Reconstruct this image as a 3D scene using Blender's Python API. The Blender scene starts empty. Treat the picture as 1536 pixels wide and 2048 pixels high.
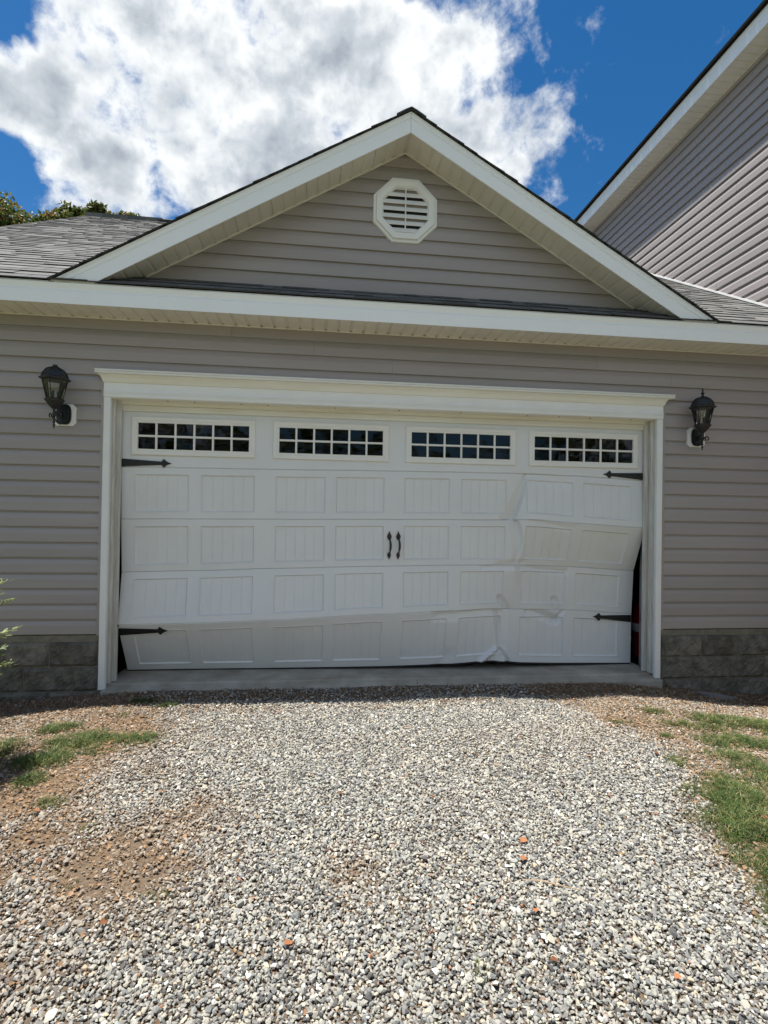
import bpy, bmesh, math, random
import numpy as np
from mathutils import Vector, Matrix
random.seed(7)
rng = np.random.default_rng(11)
PI = math.pi
scene = bpy.context.scene
C = scene.collection

# ------------------------------------------------------------------ camera, sky, sun, exposure
cam = bpy.data.cameras.new('camera'); camo = bpy.data.objects.new('camera', cam); C.objects.link(camo)
YAW, PITCH, ROLL = 0.119562, 0.010099, 0.015886
fw = Vector((math.sin(YAW)*math.cos(PITCH), math.cos(YAW)*math.cos(PITCH), math.sin(PITCH)))
rt = Vector((math.cos(YAW), -math.sin(YAW), 0)); up = rt.cross(fw)
r2 = rt*math.cos(ROLL)+up*math.sin(ROLL); u2 = -rt*math.sin(ROLL)+up*math.cos(ROLL)
mw = Matrix((r2, u2, -fw)).transposed().to_4x4(); mw.translation = (0, -5, 1.55)
camo.matrix_world = mw
cam.sensor_fit = 'HORIZONTAL'; cam.sensor_width = 36; cam.lens = 1087.19/1536*36
cam.clip_start = 0.05; cam.clip_end = 2000
scene.camera = camo

SUN = Vector((-0.248, 0.030, 0.968)).normalized()
w = bpy.data.worlds.new('World'); scene.world = w; w.use_nodes = True
nt = w.node_tree; N = nt.nodes; L = nt.links; N.clear()
def nd(t, **k):
    n = N.new(t)
    for a, b in k.items(): setattr(n, a, b)
    return n
def wmath(op, a, b=None, c=None, clamp=False):
    n = nd('ShaderNodeMath', operation=op); n.use_clamp = clamp
    for i, v in enumerate((a, b, c)):
        if v is None: continue
        if isinstance(v, (int, float)): n.inputs[i].default_value = v
        else: L.new(v, n.inputs[i])
    return n.outputs[0]
sky = nd('ShaderNodeTexSky', sky_type='NISHITA'); sky.sun_disc = False
sky.sun_elevation = math.asin(SUN.z); sky.sun_rotation = math.atan2(SUN.x, SUN.y)
sky.air_density = 1.0; sky.dust_density = 0.3; sky.ozone_density = 3.0; sky.altitude = 0
hs = nd('ShaderNodeHueSaturation'); hs.inputs['Saturation'].default_value = 1.36; hs.inputs['Value'].default_value = .77
L.new(sky.outputs[0], hs.inputs['Color'])
tc = nd('ShaderNodeTexCoord'); D_ = tc.outputs['Generated']
def noise(vec, scale, detail, rough, dist=0.0, off=(0, 0, 0)):
    m = nd('ShaderNodeMapping'); m.inputs['Location'].default_value = off; L.new(vec, m.inputs['Vector'])
    n = nd('ShaderNodeTexNoise'); n.inputs['Scale'].default_value = scale; n.inputs['Detail'].default_value = detail
    n.inputs['Roughness'].default_value = rough; n.inputs['Distortion'].default_value = dist
    L.new(m.outputs[0], n.inputs['Vector']); return n.outputs['Fac']
BLOBS = [((-.355, .745, .565), .18), ((-.235, .735, .635), .18), ((-.30, .75, .59), .12), ((-.335, .785, .520), .15), ((-.285, .817, .498), .15), ((-.20, .745, .635), .15), ((-.14, .776, .615), .19), ((0.02, .765, .643), .19),
         ((.150, .753, .628), .17), ((.21, .755, .62), .13), ((-.19, .83, .52), .15), ((-.045, .845, .535), .20), ((.126, .799, .588), .18), ((.22, .79, .565), .16), ((.265, .765, .59), .10),
         ((-.01, .70, .71), .15), ((.335, .765, .547), .062), ((.285, .79, .535), .085), ((-.425, .75, .505), .10), ((-.235, .70, .68), .12), ((-.25, .845, .472), .07),
         ((-.75, .25, .55), .30), ((.1, -.8, .5), .38), ((-.6, -.6, .45), .28), ((.7, -.55, .45), .30), ((.85, .1, .45), .2), ((-.25, -.35, .88), .24), ((.35, -.62, .70), .20), ((-.35, -.85, .30), .26), ((.5, -.85, .22), .2)]  # last row: unseen clouds, added to put more light on the shaded front
HOLES = [((-.395, .69, .60), .06), ((-.43, .775, .455), .05)]

warp = nd('ShaderNodeTexNoise'); warp.inputs['Scale'].default_value = 8; warp.inputs['Detail'].default_value = 7
L.new(D_, warp.inputs['Vector'])
wv = nd('ShaderNodeVectorMath', operation='MULTIPLY_ADD'); L.new(warp.outputs['Color'], wv.inputs[0])
wv.inputs[1].default_value = (.17,)*3; wv.inputs[2].default_value = (-.085,)*3
wd = nd('ShaderNodeVectorMath', operation='ADD'); L.new(D_, wd.inputs[0]); L.new(wv.outputs[0], wd.inputs[1])
def cloud_mask(vec):
    acc = None
    for c, r in BLOBS:
        d = nd('ShaderNodeVectorMath', operation='DISTANCE'); L.new(vec, d.inputs[0]); d.inputs[1].default_value = Vector(c).normalized()
        v = wmath('MULTIPLY_ADD', d.outputs['Value'], -1.0/r, 1.0)
        v = wmath('MAXIMUM', v, 0.0)
        v = wmath('MULTIPLY', v, r/.2)
        if acc is None: acc = v
        else: acc = wmath('SMOOTH_MAX', acc, v, 0.12)
    for c, r in HOLES:
        d = nd('ShaderNodeVectorMath', operation='DISTANCE'); L.new(vec, d.inputs[0]); d.inputs[1].default_value = Vector(c).normalized()
        v = wmath('MULTIPLY', wmath('MAXIMUM', wmath('MULTIPLY_ADD', d.outputs['Value'], -1.0/r, 1.0), 0.0), .42)
        acc = wmath('SUBTRACT', acc, v)
    return acc
m1 = cloud_mask(wd.outputs[0])
fb = noise(D_, 9.0, 12, 0.58, 0.0)
fh = noise(D_, 26.0, 8, 0.62, 0.4, (1, 2, 3))
dens = wmath('ADD', wmath('MULTIPLY', wmath('MINIMUM', m1, .80), 1.75), wmath('ADD', wmath('MULTIPLY_ADD', fb, 2.5, -1.66), wmath('MULTIPLY_ADD', fh, .9, -.45)))
alpha = nd('ShaderNodeMapRange', interpolation_type='SMOOTHSTEP'); L.new(dens, alpha.inputs[0])
alpha.inputs[1].default_value = -0.08; alpha.inputs[2].default_value = 0.52
# shading of the billows: low-frequency density here against density a little nearer the sun
lo_ = noise(D_, 7.5, 4, 0.5, 0.0); up_fb = noise(D_, 7.5, 4, 0.5, 0.0, (-0.02, 0.0, 0.04))
md_ = noise(D_, 20.0, 5, 0.5, 0.0); md_up = noise(D_, 20.0, 5, 0.5, 0.0, (-0.008, 0.0, 0.02))
sh = wmath('ADD', wmath('MULTIPLY', wmath('SUBTRACT', lo_, up_fb), 1.5), wmath('MULTIPLY', wmath('SUBTRACT', md_, md_up), 1.1))
thick = nd('ShaderNodeMapRange', interpolation_type='SMOOTHSTEP'); L.new(wmath('ADD', dens, wmath('MULTIPLY_ADD', lo_, 2.0, -1.0)), thick.inputs[0])
thick.inputs[1].default_value = .35; thick.inputs[2].default_value = 1.35
lit = wmath('SUBTRACT', wmath('ADD', sh, .92), wmath('MULTIPLY', thick.outputs[0], .60), clamp=True)
cr = nd('ShaderNodeValToRGB'); L.new(lit, cr.inputs[0])
cr.color_ramp.elements[0].position = .10; cr.color_ramp.elements[0].color = (2.7, 3.05, 3.5, 1)
cr.color_ramp.elements[1].position = .95; cr.color_ramp.elements[1].color = (6.7, 6.9, 7.0, 1)
e = cr.color_ramp.elements.new(.5); e.color = (4.3, 4.65, 5.0, 1)
mx = nd('ShaderNodeMix', data_type='RGBA'); L.new(alpha.outputs[0], mx.inputs['Factor'])
L.new(hs.outputs[0], mx.inputs[6]); L.new(cr.outputs[0], mx.inputs[7])
bg = nd('ShaderNodeBackground'); bg.inputs['Strength'].default_value = 0.078; L.new(mx.outputs[2], bg.inputs['Color'])
wo = nd('ShaderNodeOutputWorld'); L.new(bg.outputs[0], wo.inputs['Surface'])

sl = bpy.data.lights.new('sun', 'SUN'); sl.energy = 4.8; sl.angle = math.radians(.53); sl.color = (1, .955, .88)
so = bpy.data.objects.new('sun', sl); C.objects.link(so); so.location = (0, 0, 20)
so.rotation_euler = SUN.to_track_quat('Z', 'Y').to_euler()
scene.view_settings.view_transform = 'Standard'; scene.view_settings.look = 'None'
scene.view_settings.exposure = 0.95; scene.view_settings.gamma = 1.0; scene.view_settings.use_curve_mapping = False
scene.render.engine = 'CYCLES'
scene.cycles.max_bounces = 8; scene.cycles.diffuse_bounces = 4; scene.cycles.transparent_max_bounces = 8

# ------------------------------------------------------------------ helpers
class MB:
    def __init__(s): s.v = []; s.f = []; s.m = []; s.cur = 0
    def add(s, vs, fs):
        b = len(s.v); s.v += [tuple(p) for p in vs]
        for f in fs: s.f.append([b+i for i in f]); s.m.append(s.cur)
    def quad(s, a, b, c, d): s.add((a, b, c, d), ((0, 1, 2, 3),))
    def box(s, x0, x1, y0, y1, z0, z1):
        s.add([(x, y, z) for z in (z0, z1) for y in (y0, y1) for x in (x0, x1)],
              [(0, 2, 3, 1), (4, 5, 7, 6), (0, 1, 5, 4), (2, 6, 7, 3), (0, 4, 6, 2), (1, 3, 7, 5)])
    def prism(s, pts, axis, a0, a1):
        """closed polygon pts (2D) extruded along axis; a0/a1 number or function of the 2D point"""
        g0 = a0 if callable(a0) else (lambda p: a0); g1 = a1 if callable(a1) else (lambda p: a1)
        def mk(p, a):
            return {'x': (a, p[0], p[1]), 'y': (p[0], a, p[1]), 'z': (p[0], p[1], a)}[axis]
        n = len(pts); vs = [mk(p, g0(p)) for p in pts]+[mk(p, g1(p)) for p in pts]
        fs = [(i, (i+1) % n, n+(i+1) % n, n+i) for i in range(n)]+[tuple(range(n-1, -1, -1)), tuple(range(n, 2*n))]
        s.add(vs, fs)
    def lathe(s, prof, cx, cy, n=12, rot=0, cap=True):
        vs = []
        for r, z in prof:
            for k in range(n):
                a = rot+2*PI*k/n; vs.append((cx+r*math.cos(a), cy+r*math.sin(a), z))
        fs = []
        for i in range(len(prof)-1):
            for k in range(n): fs.append((i*n+k, i*n+(k+1) % n, (i+1)*n+(k+1) % n, (i+1)*n+k))
        if cap: fs += [tuple(range(n-1, -1, -1)), tuple((len(prof)-1)*n+k for k in range(n))]
        s.add(vs, fs)
    def tube(s, pts, rad, n=6, cap=True):
        P = [Vector(p) for p in pts]; m = len(P); R = rad if isinstance(rad, (list, tuple)) else [rad]*m
        vs = []
        for i, p in enumerate(P):
            t = (P[min(i+1, m-1)]-P[max(i-1, 0)]).normalized()
            a = t.cross(Vector((0, 0, 1)) if abs(t.z) < .9 else Vector((1, 0, 0))).normalized(); b = t.cross(a)
            for k in range(n):
                q = 2*PI*k/n; vs.append(p+(a*math.cos(q)+b*math.sin(q))*R[i])
        fs = [(i*n+k, (i+1)*n+k, (i+1)*n+(k+1) % n, i*n+(k+1) % n) for i in range(m-1) for k in range(n)]
        if cap: fs += [tuple(range(n)), tuple((m-1)*n+k for k in range(n-1, -1, -1))]
        s.add(vs, fs)
    def mesh(s, name, mats, smooth=None, fix=True):
        me = bpy.data.meshes.new(name); me.from_pydata(s.v, [], s.f)
        if not isinstance(mats, (list, tuple)): mats = [mats]
        for m in mats: me.materials.append(m)
        if len(mats) > 1: me.polygons.foreach_set('material_index', s.m)
        if fix:
            bm = bmesh.new(); bm.from_mesh(me); bmesh.ops.recalc_face_normals(bm, faces=bm.faces); bm.to_mesh(me); bm.free()
        if smooth is not None:
            me.polygons.foreach_set('use_smooth', [True]*len(me.polygons)); me.set_sharp_from_angle(angle=math.radians(smooth))
        me.update(); return me
def link(name, me, parent=None, label=None, cat=None, group=None, kind=None):
    o = bpy.data.objects.new(name, me); C.objects.link(o)
    if parent is not None:
        o.parent = parent; o.matrix_parent_inverse = Matrix(parent['inv']) if 'inv' in parent else Matrix()
    if label: o['label'] = label
    if cat: o['category'] = cat
    if group: o['group'] = group
    if kind: o['kind'] = kind
    return o
LOCS = {}
def obj(name, mb, mat, parent=None, smooth=None, fix=True, **k):
    """children are modelled in world coordinates; the parent's offset is taken off here"""
    me = mb.mesh(name, mat, smooth, fix)
    o = bpy.data.objects.new(name, me); C.objects.link(o)
    if parent is not None:
        o.parent = parent; o.matrix_parent_inverse = Matrix.Translation(-Vector(LOCS.get(parent.name, (0, 0, 0))))
    for a, b in k.items():
        if b: o[{'cat': 'category'}.get(a, a)] = b
    return o
def thing(name, loc, label, cat, group=None, parent=None):
    o = bpy.data.objects.new(name, None); C.objects.link(o); o.location = loc; LOCS[o.name] = tuple(loc)
    o.empty_display_size = .2
    if parent is None:
        o['label'] = label; o['category'] = cat
    if group: o['group'] = group
    return o
def part(name, parent):
    o = bpy.data.objects.new(name, None); C.objects.link(o); o.parent = parent
    o.matrix_parent_inverse = Matrix.Translation(-Vector(LOCS.get(parent.name, (0, 0, 0)))); LOCS[o.name] = (0, 0, 0); return o

# ------------------------------------------------------------------ materials
def mat(name, col, rough=.6, spec=.5, metal=0, var=0.0, vscale=8, bump=0, bscale=60, col2=None, objvar=0.0, stretch=(1, 1, 1), detail=6, hv=None):
    m = bpy.data.materials.new(name); m.use_nodes = True; t = m.node_tree; n = t.nodes; l = t.links
    b = n['Principled BSDF']; b.inputs['Roughness'].default_value = rough; b.inputs['Metallic'].default_value = metal
    b.inputs['Specular IOR Level'].default_value = spec
    tcn = n.new('ShaderNodeTexCoord'); mp = n.new('ShaderNodeMapping'); l.new(tcn.outputs['Object'], mp.inputs[0]); mp.inputs['Scale'].default_value = stretch
    out = None
    c2 = col2 if col2 else tuple(min(1, c*(1-var*2)) for c in col)
    if var > 0 or col2:
        ns = n.new('ShaderNodeTexNoise'); ns.inputs['Scale'].default_value = vscale; ns.inputs['Detail'].default_value = detail; ns.inputs['Roughness'].default_value = .62
        l.new(mp.outputs[0], ns.inputs['Vector'])
        rp = n.new('ShaderNodeValToRGB'); rp.color_ramp.elements[0].position = .32; rp.color_ramp.elements[1].position = .68
        rp.color_ramp.elements[0].color = (*c2, 1); rp.color_ramp.elements[1].color = (*col, 1)
        l.new(ns.outputs['Fac'], rp.inputs[0]); out = rp.outputs[0]
    else:
        rg = n.new('ShaderNodeRGB'); rg.outputs[0].default_value = (*col, 1); out = rg.outputs[0]
    if objvar > 0:
        oi = n.new('ShaderNodeObjectInfo'); mr = n.new('ShaderNodeMapRange'); l.new(oi.outputs['Random'], mr.inputs[0])
        mr.inputs[3].default_value = 1-objvar; mr.inputs[4].default_value = 1+objvar
        mm = n.new('ShaderNodeMix'); mm.data_type = 'RGBA'; mm.blend_type = 'MULTIPLY'; mm.inputs[0].default_value = 1
        cc = n.new('ShaderNodeCombineColor')
        for i in range(3): l.new(mr.outputs[0], cc.inputs[i])
        l.new(out, mm.inputs[6]); l.new(cc.outputs[0], mm.inputs[7]); out = mm.outputs[2]
    l.new(out, b.inputs['Base Color'])
    if bump > 0:
        nb = n.new('ShaderNodeTexNoise'); nb.inputs['Scale'].default_value = bscale; nb.inputs['Detail'].default_value = 5
        l.new(mp.outputs[0], nb.inputs['Vector'])
        bp = n.new('ShaderNodeBump'); bp.inputs['Strength'].default_value = bump; bp.inputs['Distance'].default_value = .01
        l.new(nb.outputs['Fac'], bp.inputs['Height']); l.new(bp.outputs[0], b.inputs['Normal'])
    m['out'] = 1
    return m
M = {}
M['siding'] = mat('taupe_vinyl', (.345, .312, .300), .42, .45, var=.055, vscale=1.6, stretch=(.35, .35, 3), objvar=.035, bump=.12, bscale=25)
M['soffit'] = mat('cream_vinyl', (.72, .69, .62), .5, .4, var=.04, vscale=5, objvar=.03)
M['fascia'] = mat('white_aluminium', (.87, .89, .90), .38, .5, var=.02, vscale=140, bump=.15, bscale=220, detail=2)
M['trim'] = mat('white_trim', (.78, .78, .76), .45, .45, var=.03, vscale=4)
M['trimdirty'] = mat('weathered_trim', (.70, .69, .65), .6, .35, col2=(.46, .43, .37), vscale=5, stretch=(9, 9, .7), bump=.1, bscale=20)
M['header'] = mat('yellowed_trim', (.80, .79, .73), .6, .35, col2=(.72, .69, .60), vscale=4, stretch=(.5, 3, 3))
M['door'] = mat('door_paint', (.70, .71, .71), .36, .5, var=.025, vscale=2.5, bump=.06, bscale=90)
M['doorwin'] = mat('window_surround_plastic', (.76, .75, .71), .4, .45, var=.02, vscale=6)
M['seal'] = mat('black_rubber', (.02, .02, .02), .7)
M['black'] = mat('black_iron', (.011, .011, .012), .5, .5, var=.1, vscale=30, bump=.3, bscale=120)
M['lantern'] = mat('lantern_black', (.014, .015, .018), .42, .5, var=.15, vscale=25, bump=.25, bscale=90)
M['rust'] = mat('rusty_iron', (.019, .018, .018), .55, .45, col2=(.042, .024, .018), vscale=35, bump=.3, bscale=100)
M['concrete'] = mat('concrete', (.42, .40, .35), .85, .2, col2=(.24, .22, .175), vscale=3.2, bump=.25, bscale=40, detail=9)
M['block'] = mat('split_face_block', (.215, .20, .165), .95, .15, col2=(.085, .078, .066), vscale=9, bump=1.0, bscale=55, objvar=.18, detail=10)
M['mortar'] = mat('mortar', (.23, .215, .175), .95, .1, var=.2, vscale=12, bump=.4, bscale=70)
M['dark'] = mat('bare_interior', (.10, .09, .08), .9, .1, var=.1, vscale=2)
M['wood'] = mat('framing_timber', (.28, .19, .11), .8, .2, var=.15, vscale=4, stretch=(1, 8, 8))
M['red'] = mat('red_paint', (.27, .014, .02), .35, .5, var=.05, vscale=6)
M['band'] = mat('white_band', (.65, .65, .66), .4, .5)
M['steel'] = mat('galvanised_steel', (.30, .30, .31), .45, .5, metal=.8, var=.1, vscale=20)
M['slate'] = mat('grey_slate', (.20, .205, .20), .7, .3, var=.1, vscale=14, bump=.3, bscale=60)
M['leafdry'] = mat('dead_leaf', (.30, .125, .05), .75, .2, col2=(.15, .065, .035), vscale=30, objvar=.4)
M['litter'] = mat('leaf_litter', (.30, .21, .125), .85, .15, col2=(.16, .085, .045), vscale=20, objvar=.45)
M['twig'] = mat('dry_twig', (.36, .27, .18), .8, .2, var=.1, vscale=20)
M['bark'] = mat('bark', (.10, .075, .055), .95, .1, var=.2, vscale=8, stretch=(1, 1, .2), bump=.6, bscale=20)
M['cover'] = mat('switch_plate', (.62, .62, .60), .45)
M['bulb'] = mat('frosted_bulb', (.75, .73, .68), .25)

def instcolour(name, cols, rough=.8, bump=.5, bscale=120, vein=.25, trans=0):
    """one colour per object or instance, drawn from a ramp"""
    m = bpy.data.materials.new(name); m.use_nodes = True; t = m.node_tree; n = t.nodes; l = t.links; b = n['Principled BSDF']
    oi = n.new('ShaderNodeObjectInfo'); rp = n.new('ShaderNodeValToRGB'); rp.color_ramp.interpolation = 'CONSTANT'
    el = rp.color_ramp.elements
    for i, (p, c) in enumerate(cols):
        if i < 2: el[i].position = p; el[i].color = (*c, 1)
        else: q = el.new(p); q.color = (*c, 1)
    l.new(oi.outputs['Random'], rp.inputs[0])
    tcn = n.new('ShaderNodeTexCoord'); ns = n.new('ShaderNodeTexNoise'); ns.inputs['Scale'].default_value = bscale; ns.inputs['Detail'].default_value = 4
    l.new(tcn.outputs['Object'], ns.inputs['Vector'])
    mr = n.new('ShaderNodeMapRange'); l.new(ns.outputs['Fac'], mr.inputs[0]); mr.inputs[1].default_value = .3; mr.inputs[2].default_value = .7
    mr.inputs[3].default_value = 1-vein; mr.inputs[4].default_value = 1+vein
    vm = n.new('ShaderNodeVectorMath'); vm.operation = 'SCALE'; l.new(rp.outputs[0], vm.inputs[0]); l.new(mr.outputs[0], vm.inputs['Scale'])
    l.new(vm.outputs[0], b.inputs['Base Color']); b.inputs['Roughness'].default_value = rough; b.inputs['Specular IOR Level'].default_value = .3
    if bump:
        bp = n.new('ShaderNodeBump'); bp.inputs['Strength'].default_value = bump; bp.inputs['Distance'].default_value = .003
        l.new(ns.outputs['Fac'], bp.inputs['Height']); l.new(bp.outputs[0], b.inputs['Normal'])
    if trans:
        tr = n.new('ShaderNodeBsdfTranslucent'); l.new(vm.outputs[0], tr.inputs[0]); mxs = n.new('ShaderNodeMixShader'); mxs.inputs[0].default_value = trans
        l.new(b.outputs[0], mxs.inputs[1]); l.new(tr.outputs[0], mxs.inputs[2]); l.new(mxs.outputs[0], n['Material Output'].inputs[0])
    return m
M['stone'] = instcolour('crushed_stone', [(0, (.37, .36, .31)), (.14, (.28, .28, .26)), (.30, (.43, .405, .33)), (.40, (.19, .195, .19)), (.52, (.33, .33, .30)),
    (.66, (.19, .195, .19)), (.75, (.38, .365, .33)), (.85, (.09, .09, .09)), (.935, (.50, .42, .30)), (.955, (.66, .65, .59)), (.993, (.36, .19, .12))], bscale=90, vein=.3)
m_ = M['stone'].node_tree; n_s = m_.nodes; at_ = n_s.new('ShaderNodeAttribute'); at_.attribute_type = 'INSTANCER'; at_.attribute_name = 'dust'
mxd = n_s.new('ShaderNodeMix'); mxd.data_type = 'RGBA'; mu_ = n_s.new('ShaderNodeMath'); mu_.operation = 'MULTIPLY'; mu_.inputs[1].default_value = .75; m_.links.new(at_.outputs['Fac'], mu_.inputs[0]); m_.links.new(mu_.outputs[0], mxd.inputs[0])
bs_ = n_s['Principled BSDF']; m_.links.new(bs_.inputs['Base Color'].links[0].from_socket, mxd.inputs[6]); mxd.inputs[7].default_value = (.27, .185, .115, 1); m_.links.new(mxd.outputs[2], bs_.inputs['Base Color'])
M['grass'] = instcolour('grass_blades', [(0, (.065, .105, .03)), (.25, (.09, .135, .035)), (.5, (.125, .155, .045)), (.7, (.05, .085, .028)), (.86, (.30, .28, .12)), (.94, (.36, .30, .17))], rough=.6, bump=0, vein=.1, trans=.25)
M['treeleaf'] = instcolour('tree_leaves', [(0, (.06, .085, .02)), (1, (.1, .1, .03))], bump=0)
def leafmat(name, cols, scale):
    m = bpy.data.materials.new(name); m.use_nodes = True; t = m.node_tree; n = t.nodes; l = t.links; b = n['Principled BSDF']
    g = n.new('ShaderNodeNewGeometry'); rp = n.new('ShaderNodeValToRGB'); rp.color_ramp.interpolation = 'CONSTANT'; el = rp.color_ramp.elements
    for i, (p, c) in enumerate(cols):
        if i < 2: el[i].position = p; el[i].color = (*c, 1)
        else: q = el.new(p); q.color = (*c, 1)
    l.new(g.outputs['Random Per Island'], rp.inputs[0]); l.new(rp.outputs[0], b.inputs['Base Color']); b.inputs['Roughness'].default_value = .5
    b.inputs['Specular IOR Level'].default_value = .4
    tr = n.new('ShaderNodeBsdfTranslucent'); l.new(rp.outputs[0], tr.inputs[0]); mxs = n.new('ShaderNodeMixShader'); mxs.inputs[0].default_value = .3
    l.new(b.outputs[0], mxs.inputs[1]); l.new(tr.outputs[0], mxs.inputs[2]); l.new(mxs.outputs[0], n['Material Output'].inputs[0]); return m
M['treeleaf'] = leafmat('tree_leaf', [(0, (.055, .085, .018)), (.35, (.09, .115, .03)), (.6, (.13, .14, .04)), (.8, (.21, .19, .07)), (.93, (.30, .17, .07))], 1)
M['cedar'] = leafmat('evergreen_spray', [(0, (.10, .15, .04)), (.4, (.17, .22, .06)), (.75, (.26, .30, .10))], 1)

# shingles: one tone per piece, granules over it
def shinglemat():
    m = bpy.data.materials.new('asphalt_shingle'); m.use_nodes = True; t = m.node_tree; n = t.nodes; l = t.links; b = n['Principled BSDF']
    g = n.new('ShaderNodeNewGeometry'); oi = n.new('ShaderNodeObjectInfo'); ad = n.new('ShaderNodeMath'); ad.operation = 'ADD'
    l.new(g.outputs['Random Per Island'], ad.inputs[0]); l.new(oi.outputs['Random'], ad.inputs[1])
    fr = n.new('ShaderNodeMath'); fr.operation = 'FRACT'; l.new(ad.outputs[0], fr.inputs[0])
    rp = n.new('ShaderNodeValToRGB'); el = rp.color_ramp.elements; el[0].color = (.075, .078, .078, 1); el[1].color = (.145, .143, .137, 1)
    q = el.new(.5); q.color = (.11, .112, .108, 1); l.new(fr.outputs[0], rp.inputs[0])
    tcn = n.new('ShaderNodeTexCoord'); ns = n.new('ShaderNodeTexNoise'); ns.inputs['Scale'].default_value = 160; ns.inputs['Detail'].default_value = 3
    l.new(tcn.outputs['Object'], ns.inputs['Vector']); mr = n.new('ShaderNodeMapRange'); l.new(ns.outputs['Fac'], mr.inputs[0]); mr.inputs[1].default_value = .3; mr.inputs[2].default_value = .7
    mr.inputs[3].default_value = .6; mr.inputs[4].default_value = 1.4
    vm = n.new('ShaderNodeVectorMath'); vm.operation = 'SCALE'; l.new(rp.outputs[0], vm.inputs[0]); l.new(mr.outputs[0], vm.inputs['Scale']); l.new(vm.outputs[0], b.inputs['Base Color'])
    b.inputs['Roughness'].default_value = .9
    bp = n.new('ShaderNodeBump'); bp.inputs['Strength'].default_value = .6; bp.inputs['Distance'].default_value = .003; l.new(ns.outputs['Fac'], bp.inputs['Height']); l.new(bp.outputs[0], b.inputs['Normal'])
    return m
M['shingle'] = shinglemat()
M['edge'] = mat('asphalt_edge', (.045, .045, .045), .9)
M['shingle'] = [M['shingle'], M['edge']]
M['felt'] = mat('roof_underlay', (.05, .05, .05), .9)

def glassmat(name, tint, glossmin=.05):
    m = bpy.data.materials.new(name); m.use_nodes = True; t = m.node_tree; n = t.nodes; l = t.links; n.remove(n['Principled BSDF'])
    tr = n.new('ShaderNodeBsdfTransparent'); tr.inputs[0].default_value = (*tint, 1); gl = n.new('ShaderNodeBsdfGlossy'); gl.inputs['Roughness'].default_value = .02
    fr = n.new('ShaderNodeFresnel'); fr.inputs[0].default_value = 1.5; mxs = n.new('ShaderNodeMixShader')
    tcn = n.new('ShaderNodeTexCoord'); ns = n.new('ShaderNodeTexNoise'); ns.inputs['Scale'].default_value = 3; l.new(tcn.outputs['Object'], ns.inputs['Vector'])
    bp = n.new('ShaderNodeBump'); bp.inputs['Strength'].default_value = .15; bp.inputs['Distance'].default_value = .02; l.new(ns.outputs['Fac'], bp.inputs['Height']); l.new(bp.outputs[0], gl.inputs['Normal'])
    l.new(fr.outputs[0], mxs.inputs[0]); l.new(tr.outputs[0], mxs.inputs[1]); l.new(gl.outputs[0], mxs.inputs[2]); l.new(mxs.outputs[0], n['Material Output'].inputs[0]); return m
M['glass'] = glassmat('window_glass', (.5, .52, .5))
M['lampglass'] = glassmat('lantern_glass', (.95, .96, .95))

# ------------------------------------------------------------------ ground
def sstep(t): t = np.clip(t, 0, 1); return t*t*(3-2*t)
def vnoise(x, y, s, seed=0):
    """cheap smooth value noise"""
    x = np.asarray(x, float)*s+seed*17.3; y = np.asarray(y, float)*s+seed*7.7
    xi = np.floor(x); yi = np.floor(y); fx = x-xi; fy = y-yi; fx = fx*fx*(3-2*fx); fy = fy*fy*(3-2*fy)
    def h(a, b): v = np.sin(a*127.1+b*311.7+seed*3.1)*43758.5453; return v-np.floor(v)
    return (h(xi, yi)*(1-fx)+h(xi+1, yi)*fx)*(1-fy)+(h(xi, yi+1)*(1-fx)+h(xi+1, yi+1)*fx)*fy
def ground_h(x, y):
    x = np.asarray(x, float); y = np.asarray(y, float)
    h = .012-.105*sstep((-1.2-x)/2.2)-.175*sstep((x-2.3)/2.4)
    h = h*(1-.35*sstep((-y-1)/3))
    h = h+.03*(vnoise(x, y, 1.3, 1)-.5)*sstep(-y/.5)+.012*(vnoise(x, y, 5, 2)-.5)
    far = sstep((np.hypot(x, y)-8)/30)
    return h*(1-far)-.05*far
def axis(lo, hi, step, far):
    a = list(np.arange(lo, hi+1e-6, step)); d = step; v = hi
    while v < far: d *= 1.35; v += d; a.append(v)
    d = step; v = lo
    while v > -far: d *= 1.35; v -= d; a.insert(0, v)
    return np.array(a)
gx = axis(-4.5, 5.5, .06, 400); gy = axis(-5.2, .3, .06, 400)
X, Y = np.meshgrid(gx, gy); Z = ground_h(X, Y)
Z = np.where((Y > .02) & (X > -4.2) & (X < 5.2) & (Y < 9.1), -.25, Z)
nv = len(gx); idx = np.arange(len(gx)*len(gy)).reshape(len(gy), nv)
mb = MB(); mb.v = list(map(tuple, np.stack([X.ravel(), Y.ravel(), Z.ravel()], 1))); mb.f = np.stack([idx[:-1, :-1].ravel(), idx[:-1, 1:].ravel(), idx[1:, 1:].ravel(), idx[1:, :-1].ravel()], 1).tolist(); mb.m = [0]*len(mb.f)
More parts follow.
